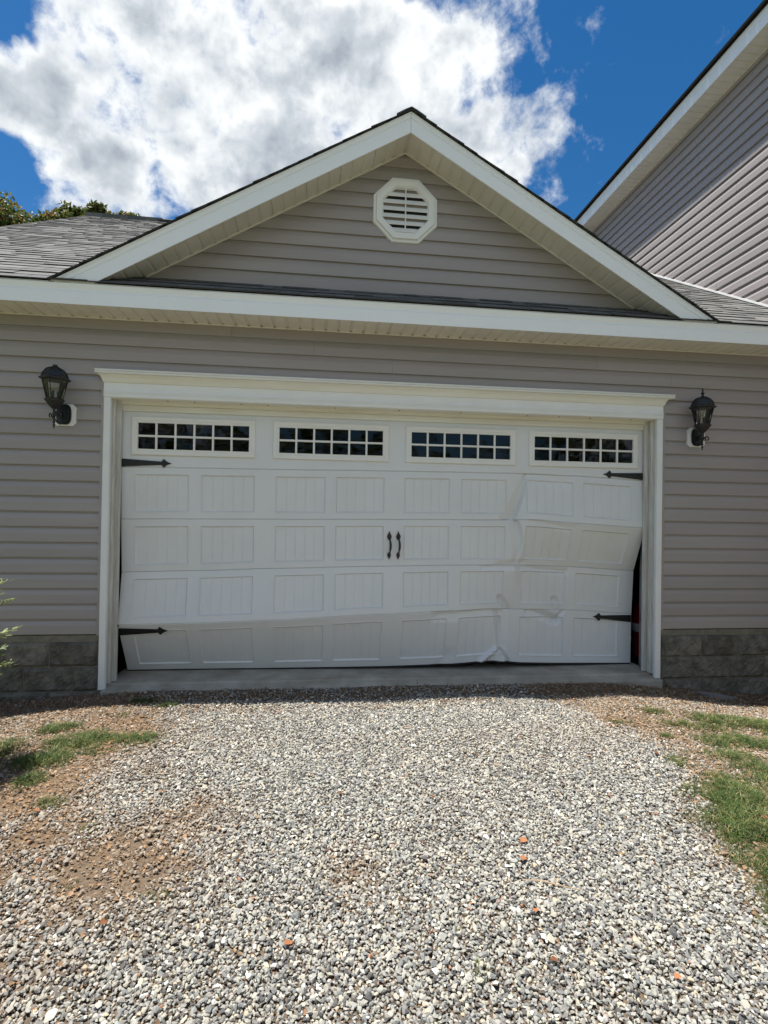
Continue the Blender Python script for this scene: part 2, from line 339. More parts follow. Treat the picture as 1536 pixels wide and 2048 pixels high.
def groundmat():
    m = bpy.data.materials.new('soil_and_gravel'); m.use_nodes = True; t = m.node_tree; n = t.nodes; l = t.links; b = n['Principled BSDF']; b.inputs['Roughness'].default_value = .95
    b.inputs['Specular IOR Level'].default_value = .15
    g = n.new('ShaderNodeNewGeometry')
    def ns(s, d=6, r=.6):
        q = n.new('ShaderNodeTexNoise'); q.inputs['Scale'].default_value = s; q.inputs['Detail'].default_value = d; q.inputs['Roughness'].default_value = r; l.new(g.outputs['Position'], q.inputs['Vector']); return q.outputs['Fac']
    def ramp(f, a, b_, c0, c1):
        q = n.new('ShaderNodeValToRGB'); q.color_ramp.elements[0].position = a; q.color_ramp.elements[1].position = b_; q.color_ramp.elements[0].color = (*c0, 1); q.color_ramp.elements[1].color = (*c1, 1); l.new(f, q.inputs[0]); return q.outputs[0]
    soil = ramp(ns(30, 8, .7), .3, .7, (.07, .045, .028), (.22, .16, .105))
    lawn = ramp(ns(2.2, 8, .7), .35, .65, (.06, .09, .03), (.15, .14, .07))
    grav = ramp(ns(45, 4, .7), .35, .65, (.22, .21, .19), (.48, .46, .42))
    # beyond the built gravel: unseen drive, cut short to lessen bounced light, lawn around
    sx = n.new('ShaderNodeSeparateXYZ'); l.new(g.outputs['Position'], sx.inputs[0])
    def mth(op, a, b_=None):
        q = n.new('ShaderNodeMath'); q.operation = op
        for i, v in enumerate((a, b_)):
            if v is None: continue
            if isinstance(v, (int, float)): q.inputs[i].default_value = v
            else: l.new(v, q.inputs[i])
        return q.outputs[0]
    def sm(f, a, b_):
        q = n.new('ShaderNodeMapRange'); q.interpolation_type = 'SMOOTHSTEP'; l.new(f, q.inputs[0]); q.inputs[1].default_value = a; q.inputs[2].default_value = b_; return q.outputs[0]
    wob = mth('MULTIPLY', ns(.8, 4), 1.2)
    drive = mth('MULTIPLY', sm(mth('ADD', mth('ABSOLUTE', mth('SUBTRACT', sx.outputs[0], .3)), wob), 3.4, 2.6), mth('MULTIPLY', sm(sx.outputs[1], -3.9, -4.3), sm(mth('ADD', sx.outputs[1], wob), -7.5, -6.2)))
    far = mth('MAXIMUM', sm(mth('ABSOLUTE', mth('SUBTRACT', sx.outputs[0], .4)), 3.6, 4.6), sm(sx.outputs[1], -3.9, -4.4))
    m1 = n.new('ShaderNodeMix'); m1.data_type = 'RGBA'; l.new(far, m1.inputs[0]); l.new(soil, m1.inputs[6]); l.new(lawn, m1.inputs[7])
    built = mth('MULTIPLY', sm(mth('ADD', mth('ABSOLUTE', mth('SUBTRACT', sx.outputs[0], .45)), mth('MULTIPLY', ns(3, 4), .5)), 1.95, 1.6), sm(sx.outputs[1], -.40, -.60))
    fines = ramp(ns(80, 6, .7), .3, .7, (.075, .055, .038), (.20, .15, .105))
    m0 = n.new('ShaderNodeMix'); m0.data_type = 'RGBA'; l.new(built, m0.inputs[0]); l.new(m1.outputs[2], m0.inputs[6]); l.new(fines, m0.inputs[7]); m1 = m0
    m2 = n.new('ShaderNodeMix'); m2.data_type = 'RGBA'; l.new(drive, m2.inputs[0]); l.new(m1.outputs[2], m2.inputs[6]); l.new(grav, m2.inputs[7])
    l.new(m2.outputs[2], b.inputs['Base Color'])
    bp = n.new('ShaderNodeBump'); bp.inputs['Strength'].default_value = .7; bp.inputs['Distance'].default_value = .015; l.new(ns(60, 6, .7), bp.inputs['Height']); l.new(bp.outputs[0], b.inputs['Normal'])
    return m
M['ground'] = groundmat()
obj('ground', mb, M['ground'], smooth=60, fix=False, kind='structure')

# ------------------------------------------------------------------ the garage
G = thing('garage', (.6, 0, 0), 'attached garage with taupe lap siding, white fascia and a front gable', 'garage')
EXP = .1325; ZB = .500
AX, AZ, SL = .745, 4.955, .577           # gable soffit line: z = AZ - SL*|x-AX|
def lap_board(x0, x1, zb, zt=None, ax='x', base=0.0, sgn=-1, dk=1.0):
    """one course of Dutch-lap siding; x0/x1 may be functions of height; base = wall plane"""
    h = EXP if zt is None else min(EXP, zt-zb)
    prof = [(0, .002), (0, .0165), (.002, .0182), (.008, .0185), (.076, .0175), (.084, .0160), (EXP-.020, .0080), (EXP-.0195, .0012), (EXP, .0012)]
    pr = []
    for z, d in prof:
        if z <= h: pr.append((z, d))
        else:
            z0, d0 = pr[-1]; pr.append((h, d0+(d-d0)*(h-z0)/(z-z0))); break
    pr += [(h, .0005)]
    f0 = x0 if callable(x0) else (lambda z: x0); f1 = x1 if callable(x1) else (lambda z: x1)
    m = MB(); dk *= 1.12; pts = [(base+sgn*d*dk, zb+z) for z, d in pr]
    n = len(pts)
    if ax == 'x':
        vs = [(f0(p[1]), p[0], p[1]) for p in pts]+[(f1(p[1]), p[0], p[1]) for p in pts]
    else:
        vs = [(p[0], f0(p[1]), p[1]) for p in pts]+[(p[0], f1(p[1]), p[1]) for p in pts]
    m.add(vs, [(i, (i+1) % n, n+(i+1) % n, n+i) for i in range(n)]+[tuple(range(n)), tuple(range(2*n-1, n-1, -1))])
    return m
wall = MB()   # structural wall behind the cladding, with the door opening left free
wall.box(-4.1, -1.83, .001, .14, .43, 3.25); wall.box(3.30, 4.98, .001, .14, .43, 3.25); wall.box(-1.83, 3.30, .001, .14, 2.60, 3.25)
wall.prism([(-2.15, 3.26), (3.64, 3.26), (AX, AZ-.01)], 'y', .001, .1)
W = obj('front_wall', wall, M['dark'], G)
LX0, LX1, RX0, RX1 = -4.08, -1.893, 3.372, 4.985
k = 0
while ZB+k*EXP < 3.25:
    z = ZB+k*EXP; zt = min(3.252, z+EXP)
    if k < 17:
        obj('siding_board', lap_board(LX0, LX1, z, zt), M['siding'], W); obj('siding_board', lap_board(RX0, RX1, z, zt), M['siding'], W)
    else:
        seams = sorted([-.9+((k*1.37) % 2.1), 2.0+((k*.93) % 1.7)]); xs = [LX0]+seams+[RX1]
        for i in range(len(xs)-1):
            m = lap_board(xs[i], xs[i+1]-.0015, z, zt); obj('siding_board', m, M['siding'], W)
    k += 1
k = 0
while 3.623+k*EXP < AZ-.05:
    z = 3.623+k*EXP; zt = min(z+EXP, AZ-.005)
    seams = [] if k > 6 or k % 2 else [AX+((k*.77) % 1.4)-.7]
    edge = lambda zz: (AZ-zz)/SL
    xs = [(lambda zz: AX-edge(zz))]+seams+[(lambda zz: AX+edge(zz))]
    for i in range(len(xs)-1): obj('siding_board', lap_board(xs[i], xs[i+1], z, zt), M['siding'], W)
    k += 1
for x0, x1 in ((-1.893, -1.871), (3.348, 3.372)):
    m = MB(); m.box(x0, x1, -.026, .0, .49, 2.751); obj('siding_channel', m, M['siding'], W)
# foundation of split-face blocks
F = part('foundation', G)
for xa, xb in ((-4.1, -1.84), (3.31, 4.98)):
    m = MB(); m.box(xa, xb, .0, .16, -.4, .492); obj('mortar_bed', m, M['mortar'], F)
for xa, xb in ((-4.1, -1.88), (3.35, 4.98)):
    m = MB(); m.box(xa, xb, -.008, -.0005, .432, .489); obj('sill_strip', m, M['mortar'], F)
def block(x0, x1, z0, z1, seed):
    r = random.Random(seed); nx = max(3, int((x1-x0)/.022)); nz = max(3, int((z1-z0)/.022)); m = MB(); vs = []; fs = []
    for j in range(nz+1):
        for i in range(nx+1):
            e = min(i, nx-i, j, nz-j); x = x0+(x1-x0)*i/nx; z = z0+(z1-z0)*j/nz
            y = -.002 if e == 0 else -.006-.020*vnoise(x, z, 13, seed % 7)-.013*r.random()
            vs.append((x+(r.uniform(-.004, .004) if e else 0), float(y), z+(r.uniform(-.004, .004) if e else 0)))
    for j in range(nz):
        for i in range(nx): a = j*(nx+1)+i; fs.append((a, a+1, a+nx+2, a+nx+1))
    ring = [i for i in range(nx+1)]+[(j+1)*(nx+1)-1 for j in range(1, nz+1)]+[nz*(nx+1)+i for i in range(nx-1, -1, -1)]+[j*(nx+1) for j in range(nz-1, 0, -1)]
    b = len(vs); vs += [(vs[q][0], .004, vs[q][2]) for q in ring]; n_ = len(ring)
    fs += [(ring[q], b+q, b+(q+1) % n_, ring[(q+1) % n_]) for q in range(n_)]
    m.add(vs, fs); return m
J = .0075; sd = 0
for row, (z0, z1, phL, phR) in enumerate(((.222, .429, -2.28, 3.80), (.008, .214, -2.09, 3.70), (-.206, 0.0, -2.28, 3.80), (-.42, -.214, -2.09, 3.7))):
    for (a, b_, ph) in ((-4.1, -1.885, phL), (3.352, 4.98, phR)):
        xs = [a]+[ph+.397*q for q in range(-12, 12) if a+.03 < ph+.397*q < b_-.03]+[b_]
        for i in range(len(xs)-1):
            sd += 1; obj('block', block(xs[i]+J/2, xs[i+1]-J/2, z0, z1, sd), M['block'], F, fix=True)
# door surround
DS = part('door_surround', G)
for s, (xi, xo) in ((1, (-1.811, -1.871)), (-1, (3.285, 3.347))):
    m = MB(); a, b_ = sorted((xi, xo)); m.prism([(a, -.026), (a+.006, -.034), (b_-.006, -.034), (b_, -.026), (b_, 0.0), (a, 0.0)], 'z', .022, 2.5565); obj('casing', m, M['trim'], DS)
    m = MB(); m.box(min(xi, xi-s*.02), max(xi, xi-s*.02), .0005, .135,   .056, 2.5565)
    jb = obj('jamb', m, M['trimdirty'], DS)
    m = MB()
    a0 = xi+s*.0; 
    for (w0, w1, y0, y1) in ((0, .018, .035, .062), (0, .045, .100, .128)):
        xa, xb = sorted((xi+s*w0, xi+s*w1)); m.box(xa+ (0.0005 if s>0 else 0), xb-(0.0005 if s<0 else 0), y0, y1, .057, 2.5562)
    obj('door_stop', m, M['trimdirty'], DS)
m = MB(); m.prism([(-.034, 2.563), (-.026, 2.557), (0, 2.557), (0, 2.75), (-.030, 2.75), (-.030, 2.628), (-.034, 2.624)], 'x', -1.871, 3.347); obj('header_board', m, M['trim'], DS)
m = MB()
for z0, d in ((2.592, .038), (2.606, .0365)): m.box(-1.869, 3.345, -d, -.0335, z0, z0+.007)
obj('header_bead', m, M['trim'], DS)
cov = [(-.031, 2.686), (-.038, 2.690), (-.044, 2.702), (-.054, 2.724), (-.070, 2.743), (-.076, 2.747), (-.076, 2.752), (-.031, 2.752)]
m = MB(); m.prism(cov, 'x', lambda p: -1.871-(-.031-p[0])*.7, lambda p: 3.347+(-.031-p[0])*.7); obj('cove_moulding', m, M['header'], DS)
cap = [(-.080, 2.753), (-.090, 2.756), (-.094, 2.763), (-.091, 2.770), (-.086, 2.772), (-.095, 2.776), (-.099, 2.783), (-.095, 2.790), (-.0, 2.795), (-.0, 2.753)]
m = MB(); m.prism(cap, 'x', -1.926, 3.428); obj('crown_cap', m, M['trim'], DS)
m = MB(); m.box(-1.8105, 3.2845, .0005, .135, 2.557, 2.577); obj('head_jamb', m, M['header'], DS)
m = MB(); m.box(-1.7655, 3.2395, .100, .128, 2.527, 2.5565); obj('head_stop', m, M['header'], DS)
for px in (-1.36, -1.13, -.72, -.48, .13, .73, 1.32, 1.98, 2.3, 2.62, 3.05): m = MB(); m.box(px, px+.012, .035, .05, 2.5535, 2.5568); obj('staple', m, M['rust'], DS)
# eave: fascia, soffit, drip edge
EV = part('eave', G)
def fascia_prof(y, z0, z1):
    h = z1-z0
    return [(y+.006, z0), (y-.002, z0), (y-.002, z0+h*.58), (y+.004, z0+h*.64), (y+.004, z0+h*.72), (y-.001, z0+h*.80), (y-.006, z1-.012), (y-.006, z1), (y+.006, z1)]
FY = -.33
fx = [-4.3, -.95, 1.98, 4.98]
for i in range(3):
    m = MB(); m.prism(fascia_prof(FY-i % 2*.0015, 3.243, 3.419), 'x', fx[i], fx[i+1]-.001); obj('fascia_board', m, M['fascia'], EV)
def soffit_panel(x0, x1, y0, y1, z):
    """12 inch panel with three flutes and a lock seam, hung below z"""
    m = MB(); wd_ = (x1-x0)/3; top = z+.014; pts = []
    for q in range(3):
        a = x0+q*wd_; pts += [(a, z+.011), (a+.012, z+.011), (a+.020, z), (a+wd_-.008, z), (a+wd_-.0005, z+.011)]
    pts += [(x1, z+.011), (x1, top), (x0, top)]
    m.prism(pts, 'y', y0, y1); return m
x = -4.2
while x < 4.9:
    obj('soffit_panel', soffit_panel(x, min(x+.343, 4.975)-.001, -.322, -.002, 3.247), M['soffit'], EV); x += .343
m = MB(); m.box(-4.1, 4.98, -.030, -.017, 3.238, 3.2465); obj('soffit_channel', m, M['soffit'], EV)
# rakes
RK = part('gable_rake', G)
TOPZ = 5.106; RS = .5745
def slant(s, h0, h1, y0, y1, z_end, x_in=0):
    """board following the gable slope: vertical extent h0..h1 under the apex line, cut level at z_end"""
    m = MB(); n = 14; pts = []
    def line(h, sl): return lambda d: h-sl*d
    up_ = line(h1, RS); lo = line(h0, SL)
    dU = (h1-z_end)/RS; dL = (h0-z_end)/SL
    poly = [(x_in, lo(x_in)), (dL, z_end), (dU, z_end), (x_in, up_(x_in))]
    m.prism([(AX+s*p[0], p[1]) for p in poly], 'y', y0, y1); return m
for s in (-1, 1):
    H0, H1 = 4.924, TOPZ; hh = H1-H0
    for a, b_, ya in ((0, .58, -.002), (.58, .72, .004), (.72, .93, -.001), (.93, 1, -.006)):
        m = slant(s, H0+hh*a, H0+hh*b_-.0005, FY+ya, FY+.01, 3.4125, .0012); obj('rake_board', m, M['fascia'], RK)
    # soffit panels run from rake to wall, side by side down the slope
    d = .0
    while d < 2.62:
        d1 = min(d+.30, 2.66); m = MB(); wd_ = (d1-d)/3; pts = []
        zz = lambda q, up=0: AZ+up-SL*q
        for q in range(3):
            a = d+q*wd_; pts += [(a+.0006, zz(a, .008)), (a+.014, zz(a+.014, .008)), (a+.020, zz(a+.02)), (a+wd_-.006, zz(a+wd_-.006)), (a+wd_-.0006, zz(a+wd_, .008))]
        pts += [(d1-.0006, zz(d1, .016)), (d+.0006, zz(d, .016))]
        m.prism([(AX+s*p[0], p[1]) for p in pts], 'y', -.318, -.002); obj('soffit_panel', m, M['soffit'], RK); d += .30
    m = MB(); pts = [(0.0, AZ-.0), (2.28, AZ-SL*2.28), (2.28, AZ-.016-SL*2.28), (0.0, AZ-.016)]
    m.prism([(AX+s*p[0], p[1]) for p in pts], 'y', -.030, -.0175); obj('soffit_channel', m, M['soffit'], RK)

# roof
RF = part('roof', G)
MS = .61; RY0 = -.350; RZ0 = 3.424; MN = math.hypot(1, MS)
def mz(y): return RZ0+MS*(y-RY0)
RIDGE = 5.5; GZT = 5.114
def gz(x): return GZT-RS*abs(x-AX)
deck = MB()
deck.quad((-4.3, RY0+.01, mz(RY0)-.012), (4.98, RY0+.01, mz(RY0)-.012), (4.98, RIDGE, mz(RIDGE)-.018), (-4.3, RIDGE, mz(RIDGE)-.018))
deck.quad((-4.3, RIDGE, mz(RIDGE)-.018), (4.98, RIDGE, mz(RIDGE)-.018), (4.98, 11.4, mz(RY0)), (-4.3, 11.4, mz(RY0)))
yv = RY0+(GZT-RZ0)/MS
for s in (-1, 1):
    xe = AX+s*(GZT-RZ0)/RS
    deck.add([(AX, -.335, GZT-.004), (AX, yv, GZT-.004), (xe, -.335, RZ0-.004)], [(0, 1, 2)])
obj('roof_deck', deck, M['felt'], RF)
m = MB(); m.prism([(-.36, 3.26), (5.5, mz(5.5)-.03), (11.3, 3.26)], 'x', -4.1, -4.06); obj('gable_end', m, M['siding'], G)
m = MB(); m.prism([(RY0+.02, mz(RY0)-.16), (RY0+.02, mz(RY0)-.016), (RIDGE, mz(RIDGE)-.016), (RIDGE, mz(RIDGE)-.19)], 'x', -4.29, -4.25); obj('rake_board', m, M['fascia'], G)
def shingle_mb(a, b_, t0, th, m=None, f=None, ln=.20):
    """wedge from a..b_ across and t0.. up the slope; f maps (across, up, lift) to space"""
    m = m or MB(); l0 = .0005
    vs = [f(a, t0, l0), f(b_, t0, l0), f(b_, t0, th), f(a, t0, th), f(a, t0+ln, l0), f(b_, t0+ln, l0), f(b_, t0+ln, l0+.001), f(a, t0+ln, l0+.001)]
    m.cur = 0; m.add(vs, [(3, 2, 6, 7)]); b = len(m.v)-8
    m.cur = 1
    for f_ in ((0, 1, 2, 3), (0, 3, 7, 4), (1, 5, 6, 2), (4, 7, 6, 5), (0, 4, 5, 1)): m.f.append([b+i for i in f_]); m.m.append(1)
    return m
def fmain(a, t, h): return (a, RY0+t/MN-h*MS/MN, RZ0+MS*t/MN+h/MN)
SE = .143; pieces = []
r = random.Random(3)
for c in range(int((RIDGE-RY0)*MN/SE)):
    t0 = c*SE+r.uniform(-.002, .002); y = RY0+t0/MN; x = -4.31-r.random()*.2
    while x < 4.97:
        wd_ = r.choice((.13, .17, .2, .24, .3)); x1 = min(x+wd_, 4.972); x0 = max(x, -4.31)
        if x1-x0 > .02:
            xm = (x0+x1)/2; under = gz(xm) > mz(y+.05)+.0 and y > -.06
            if not under: pieces.append((x0, x1-.003, t0, r.choice((.007, .010, .012, .014)), (xm, y)))
        x = x1
def vis(p):
    x, y = p[4]; dx, dy, dz = x, y+5, mz(y)-1.55; px = dx*math.cos(YAW)-dy*math.sin(YAW); pz = dx*math.sin(YAW)+dy*math.cos(YAW)
    return abs(px/pz) < .72
near = sorted([p for p in pieces if vis(p)], key=lambda p: math.hypot(p[4][0], p[4][1]+5))
near = near[:246]; ns_ = set(map(id, near)); rest = MB()
for p in pieces:
    if id(p) in ns_: obj('shingle', shingle_mb(p[0], p[1], p[2], p[3], f=fmain), M['shingle'], RF)
    else: shingle_mb(p[0], p[1], p[2], p[3], rest, fmain)
GN_ = math.hypot(1, RS)
def fg(s):
    def f(a, t, h):   # a along y, t up the slope from the eave end
        d = (GZT-RZ0)/RS-t/GN_
        return (AX+s*(d+h*RS/GN_), a, GZT-RS*d+h/GN_)
    return f
for s in (-1, 1):
    for c in range(int(((GZT-RZ0)/RS)*GN_/SE)+1):
        t0 = c*SE-.01; zz = RZ0+RS*t0/GN_; ye = RY0+(zz-RZ0)/MS+.05; ln = min(.2, (GZT-RZ0)/RS*GN_-t0)
        if ln < .02: continue
        y1 = -.358+r.uniform(.2, .3); obj('shingle', shingle_mb(-.358+r.uniform(-.003, .003), y1-.003, max(t0, 0), r.choice((.006, .010)), f=fg(s), ln=ln), M['shingle'], RF)
        y = y1
        while y < ye:
            y2 = y+r.choice((.17, .24, .3)); shingle_mb(y, y2-.003, max(t0, 0), r.choice((.007, .013, .016)), rest, fg(s), ln); y = y2
for o_ in [obj('shingle_field', rest, M['shingle'], RF, kind='stuff')]: pass
y = -.364
while y < yv:
    m = MB(); 
    for s in (-1, 1): m.add([(AX, y, GZT+.016), (AX+s*.05, y, GZT+.016-RS*.042), (AX+s*.13, y, GZT+.018-RS*.13), (AX, y+.2, GZT+.010), (AX+s*.05, y+.2, GZT+.011-RS*.042), (AX+s*.13, y+.2, GZT+.014-RS*.13),
                          (AX+s*.13, y, GZT+.004-RS*.13), (AX, y, GZT+.010)], [(0, 1, 4, 3), (1, 2, 5, 4), (0, 7, 6, 2, 1)])
    obj('ridge_cap', m, M['shingle'], RF); y += .15
m = MB()
x = -4.3
while x < -3.05: m.box(x, x+.148, RIDGE-.12, RIDGE+.12, mz(RIDGE)-.07, mz(RIDGE)+.008); x += .15
obj('ridge_cap', m, M['shingle'], RF)
m = MB(); m.prism([(RIDGE-.17, mz(RIDGE)-.10), (RIDGE, mz(RIDGE)-.0), (RIDGE+.17, mz(RIDGE)-.10), (RIDGE+.17, mz(RIDGE)-.04), (RIDGE, mz(RIDGE)+.055), (RIDGE-.17, mz(RIDGE)-.04)], 'x', -3.0, 4.9); obj('ridge_vent', m, M['seal'], RF)
# gable vent
GV = part('gable_vent', G)
VX, VZ = .753, 4.405
def octo(r_, ): return [(VX+r_/math.cos(PI/8)*math.cos(PI/8+q*PI/4), VZ+r_/math.cos(PI/8)*math.sin(PI/8+q*PI/4)) for q in range(8)]
def ring(m, ra, rb, y0, y1, yb):
    """octagonal ring, front face from (ra,y0) to (rb,y1), back at yb"""
    A, B = octo(ra), octo(rb)
    for q in range(8):
        p = (q+1) % 8
        m.quad((A[q][0], y0, A[q][1]), (A[p][0], y0, A[p][1]), (B[p][0], y1, B[p][1]), (B[q][0], y1, B[q][1]))
        m.quad((A[q][0], yb, A[q][1]), (A[p][0], yb, A[p][1]), (A[p][0], y0, A[p][1]), (A[q][0], y0, A[q][1]))
        m.quad((B[q][0], y1, B[q][1]), (B[p][0], y1, B[p][1]), (B[p][0], yb, B[p][1]), (B[q][0], yb, B[q][1]))
m = MB(); ring(m, .302, .296, -.022, -.034, -.001); ring(m, .296, .276, -.034, -.034, -.03); ring(m, .276, .270, -.034, -.046, -.03); ring(m, .270, .218, -.052, -.052, -.02); ring(m, .218, .205, -.052, -.035, -.018)
obj('vent_frame', m, M['trim'], GV, fix=False)
m = MB(); A = octo(.22); m.add([(p[0], -.0175, p[1]) for p in A], [tuple(range(8))]); obj('vent_screen', m, M['seal'], GV, fix=False)
for q in range(7):
    z = VZ-.205+q*.0655
    def hw(zz):
        dz = abs(zz-VZ); return .207 if dz < .0857 else .207-(dz-.0857)
    z0, z1 = z-.006, min(z+.043, VZ+.205)
    h = min(.215, hw(VZ+min(abs(z0-VZ), abs(z1-VZ)) if (z0-VZ)*(z1-VZ) > 0 else VZ)+.008)
    m = MB(); m.prism([(-.047, z0), (-.049, z0+.004), (-.026, z1), (-.022, z1-.002)], 'x', VX-h, VX+h); obj('louvre', m, M['trim'], GV)
m = MB(); m.box(VX-.005, VX+.005, -.046, -.020, VZ-.2, VZ+.2); obj('vent_bar', m, M['trim'], GV)
# garage interior shell
m = MB()
m.box(-4.08, -4.0, .1405, 9, -.4, 3.25); m.box(4.9, 4.98, .1405, 9, -.4, 3.25); m.box(-4.0, 4.9, 8.9, 9, -.4, 3.25); m.box(-4.05, 4.95, .0, 9, 3.25, 3.30)
obj('interior_shell', m, M['dark'], G)
for q in range(12):
    m = MB(); m.box(-4, 4.9, .5+q*.6, .54+q*.6, 3.05, 3.245); obj('ceiling_joist', m, M['wood'], G)
m = MB(); m.box(3.30, 3.335, .17, .24, .06, 2.45); m.box(3.300, 3.306, .24, .26, .06, 2.45); obj('door_track', m, M['steel'], G)
m = MB(); m.box(-1.86, -1.825, .17, .24, .06, 2.45); obj('door_track', m, M['steel'], G)

# slab
m = MB(); m.prism([(-.085, -.3), (-.085, .008), (-.078, .020), (.035, .038), (.042, .050), (.06, .054), (9, .056), (9, -.3)], 'x', -1.83, 3.33)
obj('concrete_slab', m, M['concrete'], kind='structure')

m = MB(); m.tube([(.93, -.0855, .0), (.925, -.060, .0262), (.94, -.01, .0328), (.93, .034, .0385)], .0016, 4); obj('slab_crack', m, M['seal'], bpy.data.objects['concrete_slab'])
# ------------------------------------------------------------------ the damaged sectional door
UC = [-1.773, -1.13, -.4, .6, 1.3, 1.75, 1.93, 2.05, 2.5, 3.27]
JZ = [[2.60]*10,
      [1.972, 1.975, 1.981, 1.993, 1.999, 2.001, 2.003, 2.003, 1.992, 1.965],
      [1.499, 1.509, 1.517, 1.531, 1.539, 1.543, 1.548, 1.553, 1.525, 1.486],
      [1.015, 1.031, 1.058, 1.085, 1.098, 1.101, 1.101, 1.097, 1.081, 1.038],
      [.547, .562, .586, .634, .657, .666, .653, .648, .636, .585],
      [.0625, .0635, .066, .078, .103, .138, .122, .105, .085, .064]]
JD = [[.145]*10, [.145]*10,
      [.17, .16, .155, .15, .15, .15, .155, .095, .10, .13],
      [.21, .19, .165, .15, .155, .17, .18, .235, .27, .325],
      [.135, .12, .11, .12, .15, .21, .265, .28, .31, .355],
      [.425, .42, .395, .345, .30, .265, .28, .30, .33, .365]]
def interp(u, arr):
    if u <= UC[0]: return arr[0]
    for i in range(len(UC)-1):
        if u <= UC[i+1]:
            t = (u-UC[i])/(UC[i+1]-UC[i])
            # monotone cubic for a sheet-metal bend rather than a hard corner on wide spans
            if UC[i+1]-UC[i] > .3:
                m0 = (arr[i+1]-arr[max(i-1, 0)])/(UC[i+1]-UC[max(i-1, 0)]); m1 = (arr[min(i+2, 9)]-arr[i])/(UC[min(i+2, 9)]-UC[i]); hh = UC[i+1]-UC[i]
                return (2*t**3-3*t*t+1)*arr[i]+(t**3-2*t*t+t)*hh*m0*.5+(-2*t**3+3*t*t)*arr[i+1]+(t**3-t*t)*hh*m1*.5
            return arr[i]+(arr[i+1]-arr[i])*t
    return arr[-1]
def dent(u, v, s):
    """creases and dimples left in the sheet, metres, positive = pushed in"""
    d = 0.0
    def cre(u0, v0, u1, v1, wdt, dep, ends=.12):
        ax_, ay_ = (u1-u0), (v1-v0)*.48; L2 = ax_*ax_+ay_*ay_; px_, py_ = u-u0, (v-v0)*.48
        t = max(0, min(1, (px_*ax_+py_*ay_)/L2)); q = math.hypot(px_-ax_*t, py_-ay_*t)/wdt
        return 1.8*dep*max(0, 1-q*.62)
    def tent(q, wl, wr, dep):
        return dep*max(0, 1+q/wl)*1.3 if q < 0 else 1.3*dep*max(0, 1-q/wr)
    if s == 1:
        uc = 1.985-.085*(1-v)**1.6+.03*v         # the curved fold between the sixth and seventh panels
        q = (u-uc)
        d += tent(q, .03+.13*(1-v), .022, .012+.034*(1-v)); d += tent(u-2.30, .2, .5, .010)*(1-v)
        d -= .010*math.exp(-((u-2.5)/.09)**2)*(v)  ; d += cre(2.02, 1.0, 2.42, .86, .05, .008)
    if s == 2:
        uc = 1.93+.10*math.sin(v*PI)*.5
        q = u-uc; d += tent(q, .05+.07*v, .025, .034)*(.35+.65*v)
        d += cre(1.75, .0, 2.02, .06, .03, .012)+cre(2.06, .97, 2.48, .9, .04, .009)
    if s == 3:
        d += cre(1.62, .95, 2.1, .97, .03, .010)+cre(1.88, .0, 1.80, .25, .028, .018)+cre(2.44, .0, 2.40, .22, .03, .016)+cre(2.0, .9, 2.03, .55, .03, .006)
        d += cre(2.1, .93, 2.5, .88, .03, .010)
    if s == 4:
        q = (u-1.80-.05*(1-v)); d += tent(q, .03+.06*v, .05+.05*v, .034)*(.45+.55*v); d -= tent(u-1.86, .10, .05, .030)*max(0, 1-v/.30)
        d += cre(1.15, .93, 1.75, .99, .045, .014)+cre(2.12, .99, 2.42, .80, .035, .018)+cre(2.42, .80, 2.50, .99, .02, .016)
        d += cre(1.62, .0, 1.80, .26, .022, -.020)+cre(1.80, .26, 1.90, .02, .02, .020)+cre(1.2, .0, 1.3, .2, .05, .008)
    return d
PANELS = [(-1.658, -1.183), (-1.075, -.593), (-.402, .061), (.159, .620), (.812, 1.257), (1.371, 1.823), (2.021, 2.50), (2.612, 3.115)]
WINS = [(-1.689, -.594), (-.432, .653), (.816, 1.910), (2.043, 3.190)]
WZ0, WZ1 = 2.080, 2.430
def surf(s, u, v, rel=0.0):
    """point on section s; v = 0 at its bottom, 1 at its top; rel = relief pushed inwards"""
    z0, z1 = interp(u, JZ[s+1]), interp(u, JZ[s]); d0, d1 = interp(u, JD[s+1]), interp(u, JD[s])
    bow = 0
    z = z0+(z1-z0)*v; y = d0+(d1-d0)*v+dent(u, v, s)+rel
    sh_ = 0.0
    if s in (2, 3, 4) and u > 2.0: sh_ = 0.0
    return (u+sh_, y, z)
GD = thing('garage_door', (.74, .15, .06), 'white sectional garage door buckled inward at its lower right corner', 'garage door')
SECL = [None, 'section with a curved fold right of centre', 'section whose right end leans inward', 'section creased along its lower right edge', 'bottom section kicked inward and crumpled']
SEC = []
def lines(a, b_, step, fixed):
    out = sorted(set([round(a, 5), round(b_, 5)]+[round(f, 5) for f in fixed])); res = []
    for i in range(len(out)-1):
        n_ = max(1, int(math.ceil((out[i+1]-out[i])/step)))
        res += [out[i]+(out[i+1]-out[i])*q/n_ for q in range(n_)]
    return res+[out[-1]]
